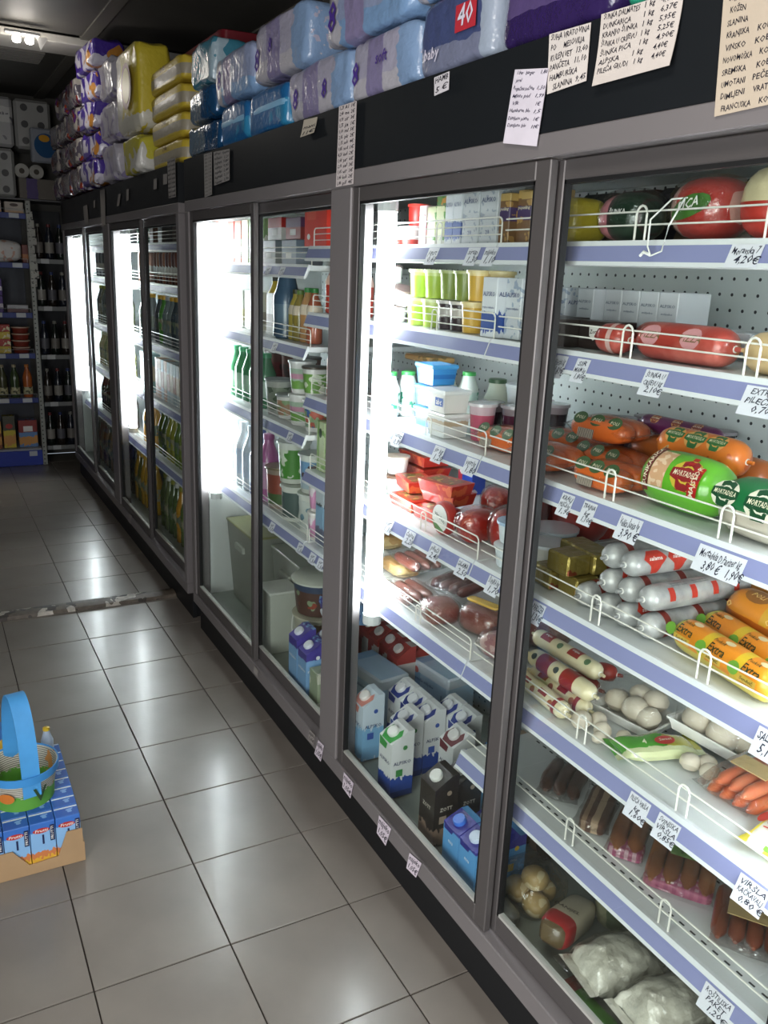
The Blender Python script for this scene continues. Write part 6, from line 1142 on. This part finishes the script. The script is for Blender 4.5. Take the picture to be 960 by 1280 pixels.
paper('price_list', 'large cream handwritten ham price list curling at bottom', [(752, 18), (856, -14), (843, 83), (746, 109)], [[('ŠUNKA DALMATES', .04, .5), ('1 kg', .55, .68), ('4,47€', .75, .93)], [('DUNKARICA', .04, .4), ('1 kg', .55, .68), ('6,37€', .75, .95)], [('KRANJO ŠUNKA', .04, .5), ('1 kg', .55, .68), ('5,95€', .75, .95)], [('ŠUNKA U CRIJEVU', .04, .5), ('1 kg', .55, .66), ('5,25€', .75, .95)], [('ŠUNKA PICA', .04, .45), ('1 kg', .55, .66), ('4,90€', .75, .97)], [('ALPSKA', .04, .32), ('1 kg', .48, .62), ('4,40€', .74, .92)], [('PILEĆA GRUDI', .04, .45), ('1 kg', .52, .64), ('4,40€', .74, .92)], [('', 0, 1)]], col='#cbc2ba', curl=.01, shear=.1)
paper('price_list', 'tan handwritten sausage list covered by clear tape at right', [(905, -6), (1012, -40), (1000, 122), (893, 146)], [[('SVINJINA', .08, .34)], [('KOŽEN', .1, .3)], [('SLANINA', .08, .34)], [('KRANJSKA', .08, .36), ('KOB', .46, .62)], [('VINSKO', .08, .33), ('KOB', .44, .62)], [('NOVOMOŠKA', .06, .42), ('KO', .5, .62)], [('SREMSKA', .06, .36), ('KOB', .48, .64)], [('UMOTANI', .06, .36), ('PEČE', .44, .64)], [('DIMLJENI', .06, .36), ('VRAT', .46, .64)], [('FRANCUSKA', .08, .44), ('KOB', .54, .7)]], col='#b9ab98', shear=.1, hmul=.5)
for i, cs in enumerate(([(209, 200), (219, 197), (220, 246), (211, 248)], [(104, 268-10), (109, 256), (111, 280), (106, 281)], [(125, 238), (131, 236), (132, 282), (127, 284)], [(148, 243), (151, 242), (149, 257), (146, 258)], [(158, 237), (161, 236), (161, 250), (158, 251)], [(192, 224), (196, 223), (196, 236), (192, 237)], [(204, 218), (209, 217), (209, 230), (204, 231)], [(117, 251), (119, 250), (119, 259), (117, 260)])):
    paper('price_note', ['long pale printed list at right end of far header', 'narrow pale strip on the far left header', 'long pale strip above the far post', 'curled small tag on the far header, left', 'curled small tag on far header, second', 'small tag on the far header, third', 'small tag on the far header near the list', 'tiny tag at the left end of far header'][i], cs, ['sok i voda']*9 if i == 0 else [], col='#8f8a86')
for i, cs in enumerate(([(430, 965), (442, 979), (438, 998), (428, 984)], [(474, 1019), (489, 1036), (482, 1057), (471, 1041)], [(512, 1066), (527, 1079), (520, 1097), (508, 1085)], [(398, 925), (405, 932), (401, 952), (393, 942)], [(387, 912), (394, 919), (392, 931), (385, 925)], [(318, 832), (323, 838), (322, 846), (317, 840)], [(162, 642), (165, 645), (163, 655), (160, 651)])):
    paper('price_note', ['white price note on bottom rail nearest the post, right side', 'white price note at the middle of near bottom rail', 'white price note at right on near bottom rail', 'white price note on the bottom rail under the post', 'dull price note just left of the one under the post', 'small faded note on bottom rail of left half', 'tiny pale tag on bottom rail of far cooler'][i], cs, ['mlijeko', '1,05€'] if i < 5 else [], col='#d8ccd6' if i < 4 else '#9a948f')
# ---------------- price tags on the shelf rails
ptag('price tag reading Moravska on the top near rail', 930, 318, S1, ['Moravska 7', '4,20€'], .058, .036, .002)
for q in ((700, 455, S2, ['Piletina kg', '1,89€'], .034), (727, 458, S2, ['SIR', 'MIAM kg', '1,80€'], .036), (818, 474, S2, ['ŠUNKA U', 'CRIJEVU kg', '2,10€'], .05), (952, 492, S2, ['EXTRA', 'PILEĆA', '0,70'], .062),
          (673, 614, S3, ['kg', '1,90'], .03), (708, 627, S3, ['KRALJ', 'PILEĆA kg', '1,96'], .036), (736, 634, S3, ['TRAJNA', 'kg', '1,10€'], .036), (787, 655, S3, ['Velika Šunka kg', '3,90 €'], .054), (900, 700, S3, ['Mortadela D.Parizer kg', '3,80 €   1,90€'], .092),
          (672, 763, S4, ['PARIZER', '1,30€'], .04), (962, 928, S4, ['SALAMA', '5,10€'], .05), (797, 1012, S5, ['PILEĆA VIRŠLA', 'kg', '1,60€'], .05), (834, 1034, S5, ['SVINJSKA', 'VIRŠLA', '0,85€'], .05), (938, 1122, S5, ['VIRŠLA', 'KAČKAVALJ', '0,80 €'], .055), (893, 1268, S6, ['ROŠTILJSKA', 'PAKET', '1,20€'], .06)):
    ptag('price tag on near rail reading %s' % ' '.join(q[3]).replace('€', 'euro').strip(), q[0], q[1], q[2], q[3], q[4], .046 if q[2] != S3 or q[4] < .09 else .044, .010)
for q in ((548, 562, S3, 'sir kg', '1,20'), (588, 580, S3, 'jogurt kg', '1,80'), (497, 545, S3, 'namaz', '0,99'), (543, 688, S4, 'pileći', '2,40'), (578, 706, S4, 'SALAMA', '2,50'), (616, 735, S4, 'ŠUNKA kg', '1,70'), (485, 658, S4, 'sir', '1,10'), (512, 668, S4, 'čajna', '2,20'), (590, 320, S1, 'sirup', '1,30'), (612, 316, S1, 'mlijeko', '1,10'), (540, 320, S1, 'jogurt', '0,60')):
    ptag('price tag on the middle door rail reading %s %s' % (q[3], q[4]), q[0], q[1], q[2], [q[3], q[4]], .046, .042, .006)
for i, (px, py, z) in enumerate(((335, 345, T1), (352, 345, T1), (343, 440, T2), (362, 560, T3), (340, 640, T4), (375, 690, T4), (390, 710, S5), (400, 716, S5))):
    ptag('small price tag on the left half rail, %s' % nth(i, 8), px, py, z, ['sir', '1,50'], .045, .036, .004)
# ---------------- keep goods clear of fences and doors
bpy.context.view_layer.update()
def bbox(o):
    pts = [c.matrix_world @ Vector(p) for c in ([o]+list(o.children_recursive)) if c.type == 'MESH' for p in c.bound_box]
    return (Vector([min(p[i] for p in pts) for i in range(3)]), Vector([max(p[i] for p in pts) for i in range(3)])) if pts else None
SKIP = ('price_tag', 'price_list', 'price_note', 'display_cooler')
for o in list(COL.objects):
    if o.parent or 'category' not in o.keys() or o.name.split('.')[0] in SKIP: continue
    bb = bbox(o)
    if not bb: continue
    lo, hi = bb
    if lo.z > 2.0 or lo.y < .5 or lo.y > 6.95 or hi.x < -.3: continue
    lim = .1165 if lo.z > .4 else .052
    if lo.x < lim and o.name != 'red_ham': o.location.x += lim-lo.x
# ---------------- settle: nudge goods apart until no two meshes cut each other
from mathutils.bvhtree import BVHTree
import numpy as np
bpy.context.view_layer.update()
def raw(objs):
    V = []; F = []; o = 0
    for c in objs:
        if c.type != 'MESH': continue
        me = c.data; a = np.empty(len(me.vertices)*3, dtype=np.float32); me.vertices.foreach_get('co', a); a = a.reshape(-1, 3)
        m = np.array(c.matrix_world); V.append(a @ m[:3, :3].T + m[:3, 3]); F += [tuple(i+o for i in p.vertices) for p in me.polygons]; o += len(a)
    return (np.concatenate(V), F) if V else None
class Body:
    def __init__(s, o, objs, fixed):
        s.o = o; s.fixed = fixed; s.V, s.F = raw(objs); s.moved = Vector(); s.lo = s.V.min(0); s.hi = s.V.max(0); s.t = None
    def tree(s):
        if s.t is None: s.t = BVHTree.FromPolygons([tuple(v) for v in s.V.tolist()], s.F)
        return s.t
    def move(s, d):
        d = np.array(d); s.V = s.V+d; s.lo = s.lo+d; s.hi = s.hi+d; s.moved += Vector(d); s.t = None
bodies = []
for o in COL.objects:
    if o.parent or 'category' not in o.keys(): continue
    nm = o.name.split('.')[0]
    if nm in ('price_tag', 'price_list', 'price_note', 'ceiling_lamp', 'ceiling_spotlight', 'hang_tag', 'red_ham', 'cardboard_tray', 'easter_basket', 'juice_carton') and o.location.x < .09 and nm != 'red_ham': continue
    if nm in ('display_cooler', 'store_shelving', 'wire_rack', 'shelf_board'):
        for c in o.children_recursive:
            if c.type == 'MESH': bodies.append(Body(o, [c], True))
    else: bodies.append(Body(o, [o]+list(o.children_recursive), False))
for it in range(110):
    cnt = 0; order = sorted(range(len(bodies)), key=lambda i: bodies[i].lo[1]); act = []
    for i in order:
        a = bodies[i]; act = [j for j in act if bodies[j].hi[1] > a.lo[1]]
        for j in act:
            b = bodies[j]
            if a.fixed and b.fixed: continue
            if a.lo[0] > b.hi[0] or b.lo[0] > a.hi[0] or a.lo[2] > b.hi[2] or b.lo[2] > a.hi[2]: continue
            if not a.tree().overlap(b.tree()): continue
            cnt += 1
            ov = [min(a.hi[k], b.hi[k])-max(a.lo[k], b.lo[k]) for k in range(3)]; ca = (a.lo+a.hi)/2; cb = (b.lo+b.hi)/2
            p, q = (a, b) if not a.fixed else (b, a)              # p moves (and q too unless fixed)
            cp, cq = (p.lo+p.hi)/2, (q.lo+q.hi)/2; d = [0., 0., 0.]
            if q.fixed:
                k = int(np.argmin(ov)); st = min(max(ov[k]*.6, .0012), .02); sg = 1 if cp[k] >= cq[k] else -1
                if q.hi[0]-q.lo[0] < .03 and q.hi[0] < .13 and k == 0: sg = 1
                d[k] = sg*st; p.move(d)
            else:
                up, dn = (p, q) if p.lo[2] > q.lo[2] else (q, p)
                if ov[2] < .30*min(p.hi[2]-p.lo[2], q.hi[2]-q.lo[2]) and up.lo[2] > dn.lo[2]+.012: up.move((0, 0, min(max(ov[2]*.4, .001), .006)))
                else:
                    k = 0 if ov[0] < ov[1]*.8 else 1
                    if it > 40 and random.random() < .35: k = 1-k
                    st = min(max(ov[k]*.25, .001), .007); sg = 1 if cp[k] >= cq[k] else -1
                    d[k] = sg*st*.5; p.move(d); d[k] = -d[k]; q.move(d)
        act.append(i)
    if cnt == 0: break
for bd in bodies:
    if not bd.fixed and bd.moved.length > 1e-6: bd.o.location = bd.o.location + bd.moved
print('settle', it, cnt, [(bd.o.name, round(bd.moved.length, 3)) for bd in bodies if bd.moved.length > .03][:60])
